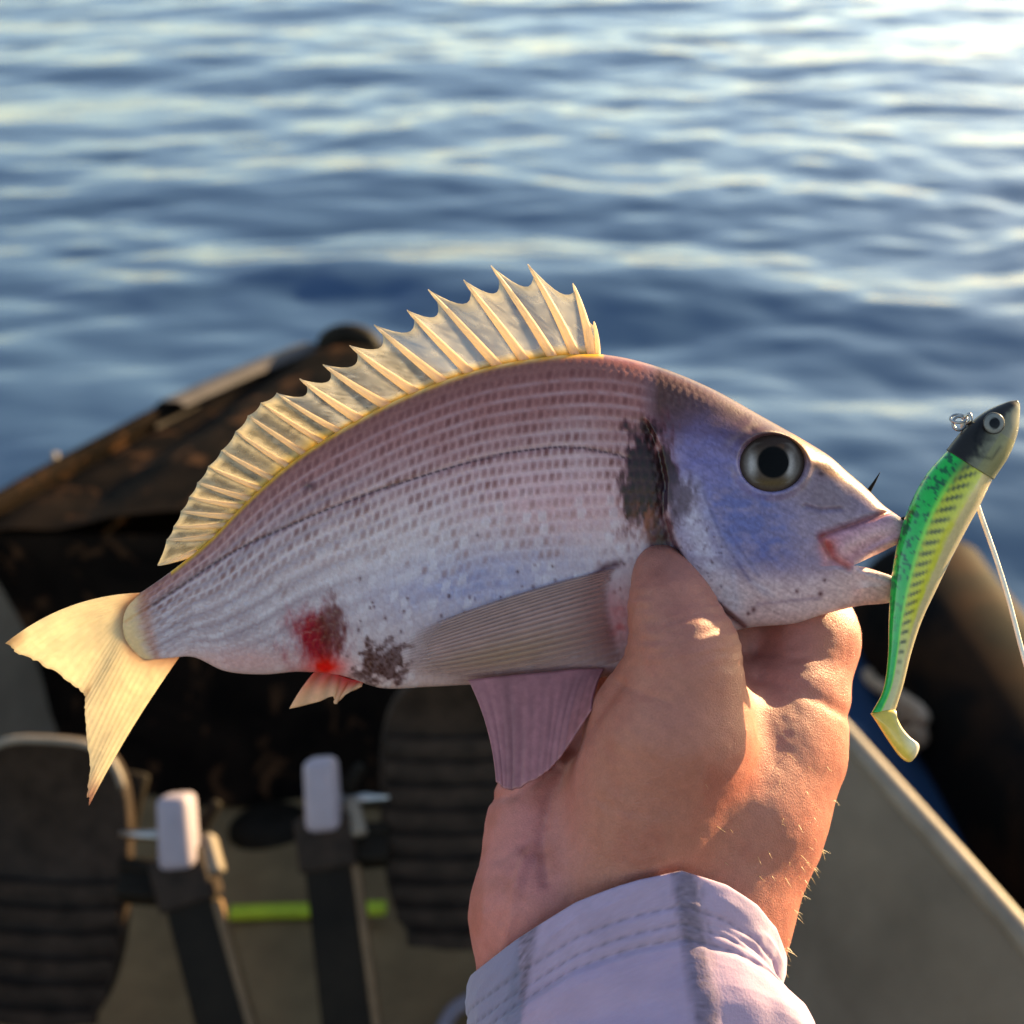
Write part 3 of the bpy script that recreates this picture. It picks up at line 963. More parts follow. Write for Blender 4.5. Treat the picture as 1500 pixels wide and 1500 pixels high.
    # lip ends and the tail end
    for r0, r1 in ((0, NU - 1), (NU, NR - 1)):
        for j in range(r0, r1):
            q = [idx[-1, j], idx[-1, j + 1], bidx[-1, j + 1], bidx[-1, j]]
            faces.append(list(dict.fromkeys(q)))
    for j in range(NR - 1):
        q = [idx[0, j + 1], idx[0, j], bidx[0, j], bidx[0, j + 1]]
        faces.append(list(dict.fromkeys(q)))
    faces = [list(dict.fromkeys(map(int, f))) for f in faces]
    faces = [f for f in faces if len(f) > 2]
    V = locf_np(np.concatenate([Pf, Pb]))
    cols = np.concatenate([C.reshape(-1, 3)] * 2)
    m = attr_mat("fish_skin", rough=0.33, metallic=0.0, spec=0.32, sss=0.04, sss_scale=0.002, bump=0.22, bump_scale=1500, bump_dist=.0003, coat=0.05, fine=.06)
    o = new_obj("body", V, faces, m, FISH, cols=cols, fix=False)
    bm = bmesh.new(); bm.from_mesh(o.data)
    loose = [v for v in bm.verts if not v.link_faces]
    bmesh.ops.delete(bm, geom=loose, context='VERTS')
    bmesh.ops.recalc_face_normals(bm, faces=bm.faces)
    bm.to_mesh(o.data); bm.free()
    front = Pf
    return front
FRONT = build_fish()
_zs = np.zeros((400, 320)); _zn = np.zeros((400, 320))
np.add.at(_zs, ((FRONT[:, 0] / 4).astype(int), (FRONT[:, 1] / 4).astype(int)), FRONT[:, 2])
np.add.at(_zn, ((FRONT[:, 0] / 4).astype(int), (FRONT[:, 1] / 4).astype(int)), 1)
_zg = np.where(_zn > 0, _zs / np.maximum(_zn, 1), 0)
for _ in range(2):
    _zg = (_zg + np.roll(_zg, 1, 0) + np.roll(_zg, -1, 0) + np.roll(_zg, 1, 1) + np.roll(_zg, -1, 1)) / 5
def skin_z(px, py):
    a, b = np.asarray(px, float) / 4 - .5, np.asarray(py, float) / 4 - .5
    i, j = np.floor(a).astype(int), np.floor(b).astype(int)
    fa, fb_ = a - i, b - j
    return (_zg[i, j] * (1 - fa) + _zg[i + 1, j] * fa) * (1 - fb_) + (_zg[i, j + 1] * (1 - fa) + _zg[i + 1, j + 1] * fa) * fb_

def ellipsoid(name, cx, cy, cz, rx, ry, rz, mat, parent, colfun=None, nu=48, nv=32, tilt=(0, 0)):
    V, F, P = [], [], []
    for i in range(nv + 1):
        a = math.pi * i / nv
        for j in range(nu):
            b = 2 * math.pi * j / nu
            P.append((cx + rx * math.sin(a) * math.cos(b), cy + ry * math.sin(a) * math.sin(b), cz + rz * math.cos(a)))
    for i in range(nv):
        for j in range(nu):
            j2 = (j + 1) % nu
            F.append((i * nu + j, i * nu + j2, (i + 1) * nu + j2, (i + 1) * nu + j))
    P = np.array(P)
    P[:, 2] += tilt[0] * (P[:, 0] - cx) + tilt[1] * (P[:, 1] - cy)
    cols = colfun(P) if colfun is not None else None
    return new_obj(name, (locf_np if parent is FISH else loc_np)(P), F, mat, parent, cols=cols, fix=True)

# eyes: domed, with a silver-brown iris and black pupil
def eye_cols(P):
    x, y = P[:, 0] - 1131, P[:, 1] - 678
    r = np.hypot(x / 50., y / 43.5)
    n = VN.fbm(P[:, 0] / 7, P[:, 1] / 22, o=3)
    C = np.ones((len(P), 3)) * np.array((.055, .035, .028))
    ring = sstep(.93, .72, r)
    C = cmix(C, (.065, .045, .034), ring)
    silver = ring * np.exp(-((np.abs(x + 2) - 28) / 7.5) ** 2) * np.exp(-((y - 4) / 18.) ** 2)
    C = cmix(C, (.36, .32, .30), silver * (.5 + .9 * n))
    C = cmix(C, (.09, .055, .02), np.exp(-((y - 30) / 8.) ** 2) * ring * .8)
    C = cmix(C, (.028, .018, .016), sstep(-12, -30, y) * .85)
    C = cmix(C, (.20, .17, .15), np.exp(-((r - .80) / .05) ** 2) * (np.abs(y) < 30) * .35 * (n + .3))
    C = cmix(C, (.004, .004, .004), 1 - sstep(.46, .54, np.hypot((x - 2) / 47., (y + 1) / 47.)))
    return C
M_eye = attr_mat("fish_eye", rough=.16, spec=.05, bump=0, coat=.0, fine=.12)
_zt, _zb, _zl, _zr = [float(skin_z(*p)) for p in ((1131, 626), (1131, 730), (1072, 678), (1190, 678))]
ze = (_zt + _zb + _zl + _zr) / 4
for sgn in (1, -1):
    ellipsoid("eye", 1131, 678, sgn * (ze - 8), 50, 43.5, 11, M_eye, FISH, eye_cols, 96, 64, tilt=(sgn * (_zr - _zl) / 118, sgn * (_zb - _zt) / 104))

# --- dorsal fin: every spine its own piece, skin stretched between them
SP = [((870, 471), (875, 519)), ((839, 415), (866, 518)), ((773, 387), (842, 518)), ((719, 389), (808, 521)), ((679, 410), (768, 527)), ((627, 424), (728, 535)), ((596, 454), (687, 545)), ((548, 476), (647, 558)), ((512, 506), (607, 574)), ((473, 534), (564, 593)), ((439, 555), (526, 614)), ((405, 576), (495, 631)), ((382, 590), (470, 646)), ((363, 609), (445, 664)), ((345, 632), (421, 682)), ((324, 660), (398, 701)), ((305, 683), (382, 716)), ((289, 707), (366, 731)), ((277, 728), (354, 742)), ((265, 749), (340, 757)), ((254, 772), (328, 769)), ((244, 791), (312, 786)), ((231, 828), (285, 810))]
M_mem = fin_mat("dorsal_skin", clear=.0, transl=.40, rough=.3)
M_spine = fin_mat("spine_bone", clear=.0, transl=.55, rough=.4)
def spine_curve(i, n=12, sag=None):
    (tx, ty), (bx, by) = SP[i]
    L = math.hypot(tx - bx, ty - by)
    s = 0.07 if i < 12 else .03
    mx, my = (tx + bx) / 2 - (ty - by) * s * -1 * -1, (ty + by) / 2 + (tx - bx) * s * -1
    P = []
    for k in range(n):
        f = k / (n - 1)
        x = (1 - f) ** 2 * bx + 2 * f * (1 - f) * mx + f * f * tx
        y = (1 - f) ** 2 * by + 2 * f * (1 - f) * my + f * f * ty
        z = (5 if i % 2 else -5) * f * (1 if i < 12 else .5) + 10 * f * f
        P.append((x, y, z))
    return np.array(P)
def build_dorsal():
    V, F, C = [], [], []
    NQ, NK = 9, 14
    for i in range(len(SP) - 1):
        A, Bc = spine_curve(i, NK), spine_curve(i + 1, NK)
        soft = i >= 11
        base = len(V)
        for q in range(NQ):
            f = q / (NQ - 1)
            # skin hangs lower between the tips of two spines
            dip = (0.24 if i > 0 else .45) * 4 * f * (1 - f) if not soft else .03 * 4 * f * (1 - f)
            topA = 1 - (0.10 if not soft else 0) * (1 - f) - dip * (.62 if not soft else 1) + (-.12 * f * (1 - f) if not soft else 0)
            for k in range(NK):
                g = k / (NK - 1) * topA * (NK - 1)
                g0 = min(int(g), NK - 2); fr = g - g0
                a = A[g0] * (1 - fr) + A[g0 + 1] * fr
                b = Bc[g0] * (1 - fr) + Bc[g0 + 1] * fr
                p = a * (1 - f) + b * f
                p[2] += 3 * math.sin(f * math.pi) * (1 if i % 2 else -1)
                V.append(p)
                n = VN.fbm(p[0] / 6, p[1] / 6, o=3)
                c = np.array((.50, .47, .42)) * (.6 + .8 * n)
                if soft:
                    c = np.array((.58, .50, .36)) * (.7 + .6 * n)
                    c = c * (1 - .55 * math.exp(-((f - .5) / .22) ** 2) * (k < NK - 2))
                e = math.exp(-((1 - k / (NK - 1)) / .08) ** 2)
                c = c * (1 - e * .5) + np.array((.75, .62, .38)) * e * .5
                bb = math.exp(-((k / (NK - 1)) / (.08 if not soft else .12)) ** 2)
                c = c * (1 - bb) + np.array((.74, .55, .16)) * bb
                al_ = min(1, (.14 + .36 * n if not soft else .22 + .5 * n) + .5 * e + bb)
                C.append((*c, al_))
        for q in range(NQ - 1):
            for k in range(NK - 1):
                F.append((base + q * NK + k, base + q * NK + k + 1, base + (q + 1) * NK + k + 1, base + (q + 1) * NK + k))
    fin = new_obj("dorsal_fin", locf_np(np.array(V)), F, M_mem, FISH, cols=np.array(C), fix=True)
    so = fin.modifiers.new("thick", 'SOLIDIFY'); so.thickness = .00022
    for i in range(len(SP)):
        P = spine_curve(i, 14)
        b0 = P[0] + (P[0] - P[1]) * 1.0
        P = np.vstack([b0, P])
        f = np.linspace(0, 1, len(P))
        r0 = (7.2 if 0 < i < 11 else 4.2) if i else 4
        rad = r0 * (1 - f) ** .6 + (.7 if i < 11 else 1.0)
        rgb = np.repeat((np.array((.88, .68, .42))[None] * (1 - f[:, None]) + np.array((.90, .76, .55))[None] * f[:, None]), 8, 0)
        tube("spine", [Vector(v) for v in locf_np(P)], list(rad * PX), M_spine, fin, seg=8, cols=rgb)
build_dorsal()

def fan(name, base_pts, end_pts, bow, zfun, colfun, mat, rays, parent, nq=90, nk=40, ridge=2.0, thick=.0003, ragged=0.0):
    """a rayed fin: rays run from the base line to the outer edge"""
    Bq, Eq = catmull(base_pts, nq), catmull(end_pts, nq)
    f = np.linspace(0, 1, nq)[:, None] * np.ones((1, nk)); g = np.ones((nq, 1)) * np.linspace(0, 1, nk)[None]
    d = Eq - Bq
    if ragged:
        d = d * (1 - ragged * (VN(np.arange(nq) / 2.2, np.zeros(nq) + len(base_pts) * 7.7) - .2))[:, None]
    bw = np.interp(f, [0, .5, 1], bow)
    x = Bq[:, None, 0] + d[:, None, 0] * g - d[:, None, 1] * bw * 4 * g * (1 - g)
    y = Bq[:, None, 1] + d[:, None, 1] * g + d[:, None, 0] * bw * 4 * g * (1 - g)
    rip = np.cos(f * rays * 2 * math.pi + 1.2 * (VN(f * 9, g * 2) - .5))
    z = zfun(x, y, f, g) + ridge * rip * np.minimum(1, g * 4)
    C = colfun(x, y, f, g, rip)
    F = [(q * nk + k, q * nk + k + 1, (q + 1) * nk + k + 1, (q + 1) * nk + k) for q in range(nq - 1) for k in range(nk - 1)]
    o = new_obj(name, locf_np(np.stack([x, y, z], -1).reshape(-1, 3)), F, mat, parent, cols=C.reshape(-1, C.shape[-1]), fix=True)
    so = o.modifiers.new("thick", 'SOLIDIFY'); so.thickness = thick; so.offset = 0
    return o

M_tail = fin_mat("tail_skin", clear=.0, transl=.68, rough=.4)
def tail_col(x, y, f, g, rip):
    n = VN.fbm(x / 20., y / 20., o=3)
    c = np.array((.80, .69, .48)) * (.86 + .28 * n)[..., None]
    c = cmix(c, (.82, .72, .55), .5 * np.clip(g - .3, 0, 1))
    c = cmix(c, (.40, .20, .11), np.exp(-(g / .12) ** 2) * .8)
    c = c * (1 + .015 * rip)[..., None]
    c = cmix(c, (.30, .17, .08), np.exp(-((f - .5) / .035) ** 2) * sstep(.78, .95, g) * .7 * (n + .4))
    c = cmix(c, (.32, .20, .10), np.exp(-(f / .06) ** 2) * sstep(.8, .97, g) * .7)
    c = cmix(c, (.42, .18, .12), sstep(.8, 1, f) * sstep(.82, 1, g) * .8)
    return c
endp = [(8, 942), (26, 957), (52, 968), (84, 988), (112, 1008), (124, 1020), (124, 1045), (127, 1085), (131, 1125), (127, 1160), (130, 1181)]
fan("tail_fin", [(208, 869), (188, 890), (184, 918), (204, 948), (264, 961)], endp, (.085, 0, .02),
    lambda x, y, f, g: 14 * np.sin(g * 2.2) * np.cos(f * 2.4) + 8 * g, tail_col, M_tail, 24, FISH, 140, 60, .3, .0005, .035)

def anal_col(x, y, f, g, rip):
    c = cmix(np.ones(x.shape + (3,)) * np.array((.80, .55, .34)), (.66, .03, .02), np.exp(-(g / .52) ** 2))
    return c * (1 + .12 * rip)[..., None]
M_anal = fin_mat("anal_fin_skin", clear=.0, transl=.55)
fan("anal_fin", [(470, 974), (492, 986), (512, 994), (532, 998)], [(424, 1038), (462, 1029), (488, 1020), (491, 1031), (504, 1019), (529, 1005)], (.04, .02, 0),
    lambda x, y, f, g: 4 + 6 * g, anal_col, M_anal, 5, FISH, 50, 24, 1.4, .0006)

def pelv_col(x, y, f, g, rip):
    n = VN.fbm(x / 12., y / 12., o=3)
    c = np.array((.42, .165, .18)) * (.8 + .4 * n)[..., None]
    c = c * (1 + .09 * rip * np.minimum(1, g * 2) * sstep(.2, .5, f))[..., None]
    return c * (1 - .2 * np.exp(-((f - .25) / .08) ** 2))[..., None]
M_pelv = fin_mat("pelvic_fin_skin", clear=.03, transl=.22)
fan("pelvic_fin", [(686, 996), (740, 990), (800, 985), (850, 980), (885, 980)], [(727, 1146), (748, 1158), (788, 1140), (820, 1110), (866, 1040)], (-.05, 0, .06),
    lambda x, y, f, g: 50 + 92 * g + 10 * np.sin(f * 4), pelv_col, M_pelv, 13, FISH, 100, 36, .5, .0005, .02)

def pect_col(x, y, f, g, rip):
    n = VN.fbm(x / 16., y / 10., o=3); n2 = VN.fbm(x / 5., y / 3., o=2)
    c = np.array((.43, .27, .26)) * (.85 + .3 * n)[..., None]
    c = cmix(c, (.22, .14, .08), .9 * np.clip(.45 - f, 0, 1) * (1 - g * .5))
    c = cmix(c, (.36, .22, .09), .5 * np.exp(-((f - .72) / .16) ** 2) * np.exp(-((g - .5) / .3) ** 2))
    c = cmix(c, (.25, .085, .085), .8 * np.exp(-(g / .16) ** 2))
    dark = np.clip(-rip, 0, 1) ** 2
    c = c * (1 - np.where(f < .5, .38, .16) * dark * (.5 + n2))[..., None]
    a = .72 * sstep(0, .05, g) * (1 - sstep(.72, 1.0, g)) * sstep(0, .02, f) * (1 - .6 * sstep(.7, 1, f)) * (.75 + .25 * rip)
    return with_alpha(c, a)
M_pect = fin_mat("pectoral_fin_skin", clear=.08, transl=.10, rough=.38)
fan("pectoral_fin", [(908, 830), (896, 850), (894, 885), (902, 925), (915, 965)], [(596, 928), (572, 955), (570, 972), (580, 988), (640, 1000)], (.02, .0, -.05),
    lambda x, y, f, g: skin_z(x, y) + 5 + 3 * np.sin(g * 3), pect_col, M_pect, 19, FISH, 240, 80, .6, .0003)
# ------------------------------------------------------------------ hand and forearm
def build_hand():
    H = 5.0
    x = np.arange(600, 1330, H, dtype=np.float32)
    y = np.arange(740, 1790, H, dtype=np.float32)
    z = np.arange(-330, 270, H, dtype=np.float32)
    D = np.full((len(x), len(y), len(z)), 400.0, np.float32)
    def cone(G, a, ra, b, rb):
        X, Y, Z = G
        a, b = np.array(a, np.float32), np.array(b, np.float32)
        d = b - a
        t = np.clip(((X - a[0]) * d[0] + (Y - a[1]) * d[1] + (Z - a[2]) * d[2]) / float((d * d).sum()), 0, 1)
        q = np.sqrt((X - a[0] - t * d[0]) ** 2 + (Y - a[1] - t * d[1]) ** 2 + (Z - a[2] - t * d[2]) ** 2)
        return q - (ra + (rb - ra) * t)
    def smin(a, b, k):
        h = np.clip(.5 + .5 * (b - a) / k, 0, 1)
        return b * (1 - h) + a * h - k * h * (1 - h)
    def box(lo, hi):
        sl = []
        for c, l, h in zip((x, y, z), lo, hi):
            i0 = int(np.clip(np.searchsorted(c, l), 0, len(c) - 2)); i1 = int(np.clip(np.searchsorted(c, h), i0 + 2, len(c)))
            sl.append(slice(i0, i1))
        G = (x[sl[0]][:, None, None], y[sl[1]][None, :, None], z[sl[2]][None, None, :])
        return tuple(sl), G
    def add_chain(pts, k_in, k_out):
        P_ = np.array([p for p, r in pts], float); r_ = np.array([r for p, r in pts], float)
        mg = k_out + 25
        sl, G = box((P_ - r_[:, None]).min(0) - mg, (P_ + r_[:, None]).max(0) + mg)
        r = None
        for (a, ra), (b, rb) in zip(pts[:-1], pts[1:]):
            c = cone(G, a, ra, b, rb)
            r = c if r is None else smin(r, c, k_in)
        D[sl] = smin(D[sl], r, k_out)
    def add_ell(c, r, k, rot=0.0):
        sl, G = box(np.array(c) - max(r) - k - 25, np.array(c) + max(r) + k + 25)
        c_, s_ = math.cos(rot), math.sin(rot)
        dx, dy, dz = G[0] - c[0], G[1] - c[1], G[2] - c[2]
        ux, uy = dx * c_ + dy * s_, -dx * s_ + dy * c_
        q = (np.sqrt((ux / r[0]) ** 2 + (uy / r[1]) ** 2 + (dz / r[2]) ** 2) - 1) * min(r)
        D[sl] = smin(D[sl], q, k)
    # forearm and wrist: two bones wide
    add_chain([((825, 1800, 0), 130), ((812, 1480, 0), 108), ((800, 1340, 0), 108), ((808, 1190, -45), 90)], 30, 5)
    add_chain([((1030, 1800, 0), 140), ((1020, 1480, 0), 112), ((1042, 1340, -15), 112), ((1085, 1200, -35), 112)], 30, 70)
    add_chain([((925, 1800, 0), 130), ((925, 1320, 5), 122)], 30, 60)
    # palm slab behind the ball of the thumb
    add_chain([((1085, 1200, -40), 108), ((1144, 1100, -62), 82)], 20, 40)
    add_chain([((1000, 1240, -60), 110), ((1075, 1090, -120), 78)], 20, 40)
    add_chain([((900, 1250, -60), 105), ((985, 1095, -165), 74)], 20, 40)
    add_chain([((815, 1230, -50), 90), ((895, 1105, -180), 68)], 20, 40)
    # ball of the thumb
    add_ell((962, 1140, 58), (122, 190, 100), 50, .14)
    add_chain([((930, 1270, 45), 92), ((985, 1080, 82), 106)], 20, 50)
    # thumb
    add_chain([((992, 1080, 88), 104), ((1004, 990, 104), 80), ((1000, 945, 104), 74), ((982, 886, 94), 60), ((968, 840, 70), 38), ((960, 800, 34), 20)], 24, 34)
    add_ell((1042, 950, 96), (34, 32, 38), 24)                       # knuckle
    # web to the first finger
    add_chain([((1080, 1048, 0), 46), ((1145, 1085, -45), 60)], 20, 44)
    add_chain([((1060, 1010, -35), 50), ((1140, 1015, -80), 50)], 20, 22)
    add_chain([((1030, 950, -50), 44), ((1130, 935, -135), 54)], 20, 14)
    # first finger: up beside the jaw, then folding back behind the fish
    add_chain([((1146, 1098, -62), 80), ((1170, 1022, -70), 68), ((1184, 945, -92), 69), ((1172, 890, -120), 62), ((1090, 850, -150), 56), ((1020, 842, -158), 50), ((965, 838, -150), 42)], 24, 24)
    add_ell((1194, 932, -86), (58, 62, 58), 30)
    add_chain([((1160, 1030, -55), 64), ((1144, 1110, -46), 80), ((1098, 1195, -26), 97), ((1046, 1320, -15), 102)], 40, 46)
    add_chain([((1076, 1092, -120), 74), ((1050, 985, -205), 64), ((1035, 950, -215), 64), ((950, 880, -190), 55), ((885, 850, -180), 50), ((835, 840, -168), 40)], 18, 14)
    add_chain([((985, 1096, -165), 70), ((940, 985, -235), 60), ((925, 955, -238), 60), ((840, 890, -205), 52), ((785, 868, -190), 46), ((745, 862, -178), 38)], 18, 12)
    add_chain([((897, 1106, -180), 64), ((845, 1015, -225), 52), ((830, 985, -228), 51), ((765, 925, -200), 45), ((722, 905, -190), 40), ((692, 898, -180), 33)], 16, 12)
    # surface nets
    neg = D < 0
    nx, ny, nz = D.shape
    corners = [(i, j, k) for i in (0, 1) for j in (0, 1) for k in (0, 1)]
    cnt = sum(neg[i:nx - 1 + i, j:ny - 1 + j, k:nz - 1 + k].astype(np.int8) for i, j, k in corners)
    act = (cnt > 0) & (cnt < 8)
    ids = -np.ones(act.shape, np.int64)
    ai = np.argwhere(act)
    ids[act] = np.arange(len(ai))
    acc = np.zeros((len(ai), 3)); nn = np.zeros(len(ai))
    for a in range(8):
        for b in range(a + 1, 8):
            ca, cb = np.array(corners[a]), np.array(corners[b])
            if np.abs(ca - cb).sum() != 1:
                continue
            va = D[tuple((ai + ca).T)]; vb = D[tuple((ai + cb).T)]
            m = (va < 0) != (vb < 0)
            t = np.where(m, va / np.where(va - vb == 0, 1, va - vb), 0)
            pos = ai + ca + t[:, None] * (cb - ca)
            acc[m] += pos[m]; nn[m] += 1
    P = acc / nn[:, None]
    P = np.stack([x[0] + P[:, 0] * H, y[0] + P[:, 1] * H, z[0] + P[:, 2] * H], -1)
    quads = []
    for ax in range(3):
        o1, o2 = [(1, 2), (2, 0), (0, 1)][ax]
        sl0 = [slice(None)] * 3; sl1 = [slice(None)] * 3
        sl0[ax] = slice(0, D.shape[ax] - 1); sl1[ax] = slice(1, None)
        cr = neg[tuple(sl0)] != neg[tuple(sl1)]
        e = np.argwhere(cr)
        e = e[(e[:, o1] > 0) & (e[:, o2] > 0) & (e[:, o1] < D.shape[o1] - 1) & (e[:, o2] < D.shape[o2] - 1)]
        s = neg[tuple(sl0)][tuple(e.T)]
        d1 = np.zeros(3, int); d1[o1] = 1
        d2 = np.zeros(3, int); d2[o2] = 1
        q = np.stack([ids[tuple((e - d1 - d2).T)], ids[tuple((e - d2).T)], ids[tuple(e.T)], ids[tuple((e - d1).T)]], -1)
        q = np.where(s[:, None], q, q[:, ::-1])
        quads.append(q)
    Q = np.concatenate(quads)
    Q = Q[(Q >= 0).all(1)]
    # relax the grid steps away
    def relax(P, it, lam):
        ed = np.concatenate([Q[:, [0, 1]], Q[:, [1, 2]], Q[:, [2, 3]], Q[:, [3, 0]]])
        deg = np.bincount(ed.ravel(), minlength=len(P)).astype(float)
        for _ in range(it):
            s = np.stack([np.bincount(ed[:, 0], P[ed[:, 1], c], len(P)) + np.bincount(ed[:, 1], P[ed[:, 0], c], len(P)) for c in range(3)], -1)
            P = P + lam * (s / np.maximum(deg, 1)[:, None] - P)
        return P
    P = relax(P, 16, .5)
    # outward normals for the skin folds
    n = np.cross(P[Q[:, 2]] - P[Q[:, 0]], P[Q[:, 3]] - P[Q[:, 1]])
    vn = np.stack([sum(np.bincount(Q[:, c], n[:, a], len(P)) for c in range(4)) for a in range(3)], -1)
    vn /= np.linalg.norm(vn, axis=1)[:, None] + 1e-9
    px, py, pz = P.T
    near = sstep(-40, 20, pz)
    dsp = np.zeros(len(P))
    creases = [([(720, 1170), (755, 1162), (790, 1140), (812, 1120)], 5, 8, -200), ([(906, 1000), (872, 1050), (838, 1100), (806, 1165), (792, 1230), (800, 1290)], 4.5, 9, -200),
               ([(730, 1260), (770, 1235), (796, 1205)], 2.5, 6, -200), ([(715, 1330), (750, 1280), (775, 1225)], 2.2, 6, -200), ([(735, 1350), (768, 1300), (785, 1250)], 2.0, 6, -200),
               ([(1112, 992), (1160, 1006), (1205, 1026), (1246, 1052)], 3.5, 9, -200), ([(1105, 955), (1160, 962), (1215, 965)], 1.5, 5, -200),
               ([(905, 1000), (940, 1015), (985, 1030)], 1.6, 6, 40), ([(920, 930), (960, 940), (1005, 938)], 1.4, 5, 40), ([(925, 905), (965, 915), (1020, 905)], 1.2, 5, 40), ([(935, 870), (975, 880), (1025, 872)], 1.2, 5, 40),
               ([(930, 890), (980, 898), (1030, 889)], 1.0, 4, 40), ([(850, 1160), (900, 1185), (960, 1195)], .9, 6, 40), ([(870, 1080), (920, 1110), (970, 1120)], .8, 6, 40)]
    for pl, dep, wd, zmin in creases:
        d, _, t = seg_dist(px, py, pl)
        dsp -= dep * np.exp(-(d / wd) ** 2) * (pz > zmin)
    # fine lines running across the thumb, tendons at the wrist, general unevenness
    dsp += .7 * np.sin((py + .16 * px + 14 * VN(px / 30, py / 30)) / 3.3) * sstep(840, 880, py) * (1 - sstep(960, 1010, py)) * near
    dsp += 3.0 * np.exp(-(seg_dist(px, py, [(735, 1400), (765, 1260)])[0] / 9) ** 2) * near
    dsp += 3.0 * (VN.fbm(px / 70, py / 70, pz / 70, o=3) - .5) + 1.6 * (VN.fbm(px / 16, py / 16, pz / 16, o=2) - .5)
    P = P + vn * dsp[:, None]
    # pigment of the skin itself: pinker palm, browner back
    n1 = VN.fbm(px / 50, py / 50, pz / 50, o=4); n2 = VN.fbm(px / 9, py / 9, pz / 9, o=3)
    palm = np.clip(1 - sstep(760, 900, px + 40 * (n1 - .5)) + (py < 1000) * 0, 0, 1)
    C = np.zeros((len(P), 3)); C[:] = (.52, .205, .150)
    def mix(c, col, a):
        a = np.clip(a, 0, 1)[:, None]
        return c * (1 - a) + np.array(col) * a
    C = mix(C, (.66, .245, .235), palm * .8)
    C = mix(C, (.47, .145, .105), sstep(.5, .75, n1) * .5)
    C = mix(C, (.58, .22, .18), sstep(1080, 1110, px) * (1 - sstep(1010, 1060, py)) * .5)
    C = mix(C, (.46, .185, .15), (1 - sstep(930, 980, py)) * (px < 1090) * .5)
    C *= .68 * (0.86 + .28 * n2)[:, None]
    lum = C.mean(-1, keepdims=True)
    C = np.clip(lum + (C - lum) * 1.12, .002, 1)
    V = loc_np(P)
    m = attr_mat("skin", rough=.46, spec=.45, sss=.22, sss_rad=(1., .32, .16), sss_scale=.0035, bump=.5, bump_scale=2300, bump_dist=.0004, fine=.12)
    root = empty("person", loc(925, 1780, 0), "right hand and lilac sleeved forearm of a person gripping the fish by its gills", "person")
    hand = new_obj("hand", V, Q.tolist(), m, root, cols=C)
    return root, P, Q, vn
PERSON, HP, HQ, HN = build_hand()

# blond hairs along the back of wrist and hand
def build_hairs():
    rs = np.random.RandomState(21)
    cand = np.where((HP[:, 0] > 1030) & (HP[:, 1] > 1090) & (HP[:, 1] < 1420) & (HN[:, 0] > .25))[0]
    V, F = [], []
    for vi in rs.choice(cand, 190, replace=False):
        p, n = HP[vi], HN[vi]
        if p[1] < 1240 and rs.rand() > .35:
            continue
        L = rs.uniform(7, 19)
        d0 = n * .62 + np.array((rs.normal(.1, .25), rs.normal(.35, .3), rs.normal(0, .25)))
        d0 /= np.linalg.norm(d0)
        bend = np.array((rs.normal(0, .3), rs.uniform(.1, .6), rs.normal(0, .3)))
        prev = None
        base = len(V)
        s1 = np.cross(d0, (0.3, .2, 1)); s1 /= np.linalg.norm(s1); s2 = np.cross(d0, s1)
        for k in range(5):
            f = k / 4
            c = p - n * 1 + d0 * L * f + bend * L * .45 * f * f
            r = .42 * (1 - f * .8)
            for a in range(3):
                V.append(c + (s1 * math.cos(a * 2.094) + s2 * math.sin(a * 2.094)) * r)
        for k in range(4):
            for a in range(3):
                a2 = (a + 1) % 3
                F.append((base + k * 3 + a, base + k * 3 + a2, base + k * 3 + 3 + a2, base + k * 3 + 3 + a))
    m = simple_mat("blond_hair", (.52, .36, .17), .4, .5)
    o = new_obj("arm_hair", loc_np(np.array(V)), F, m, PERSON)
    o["kind"] = "stuff"
build_hairs()

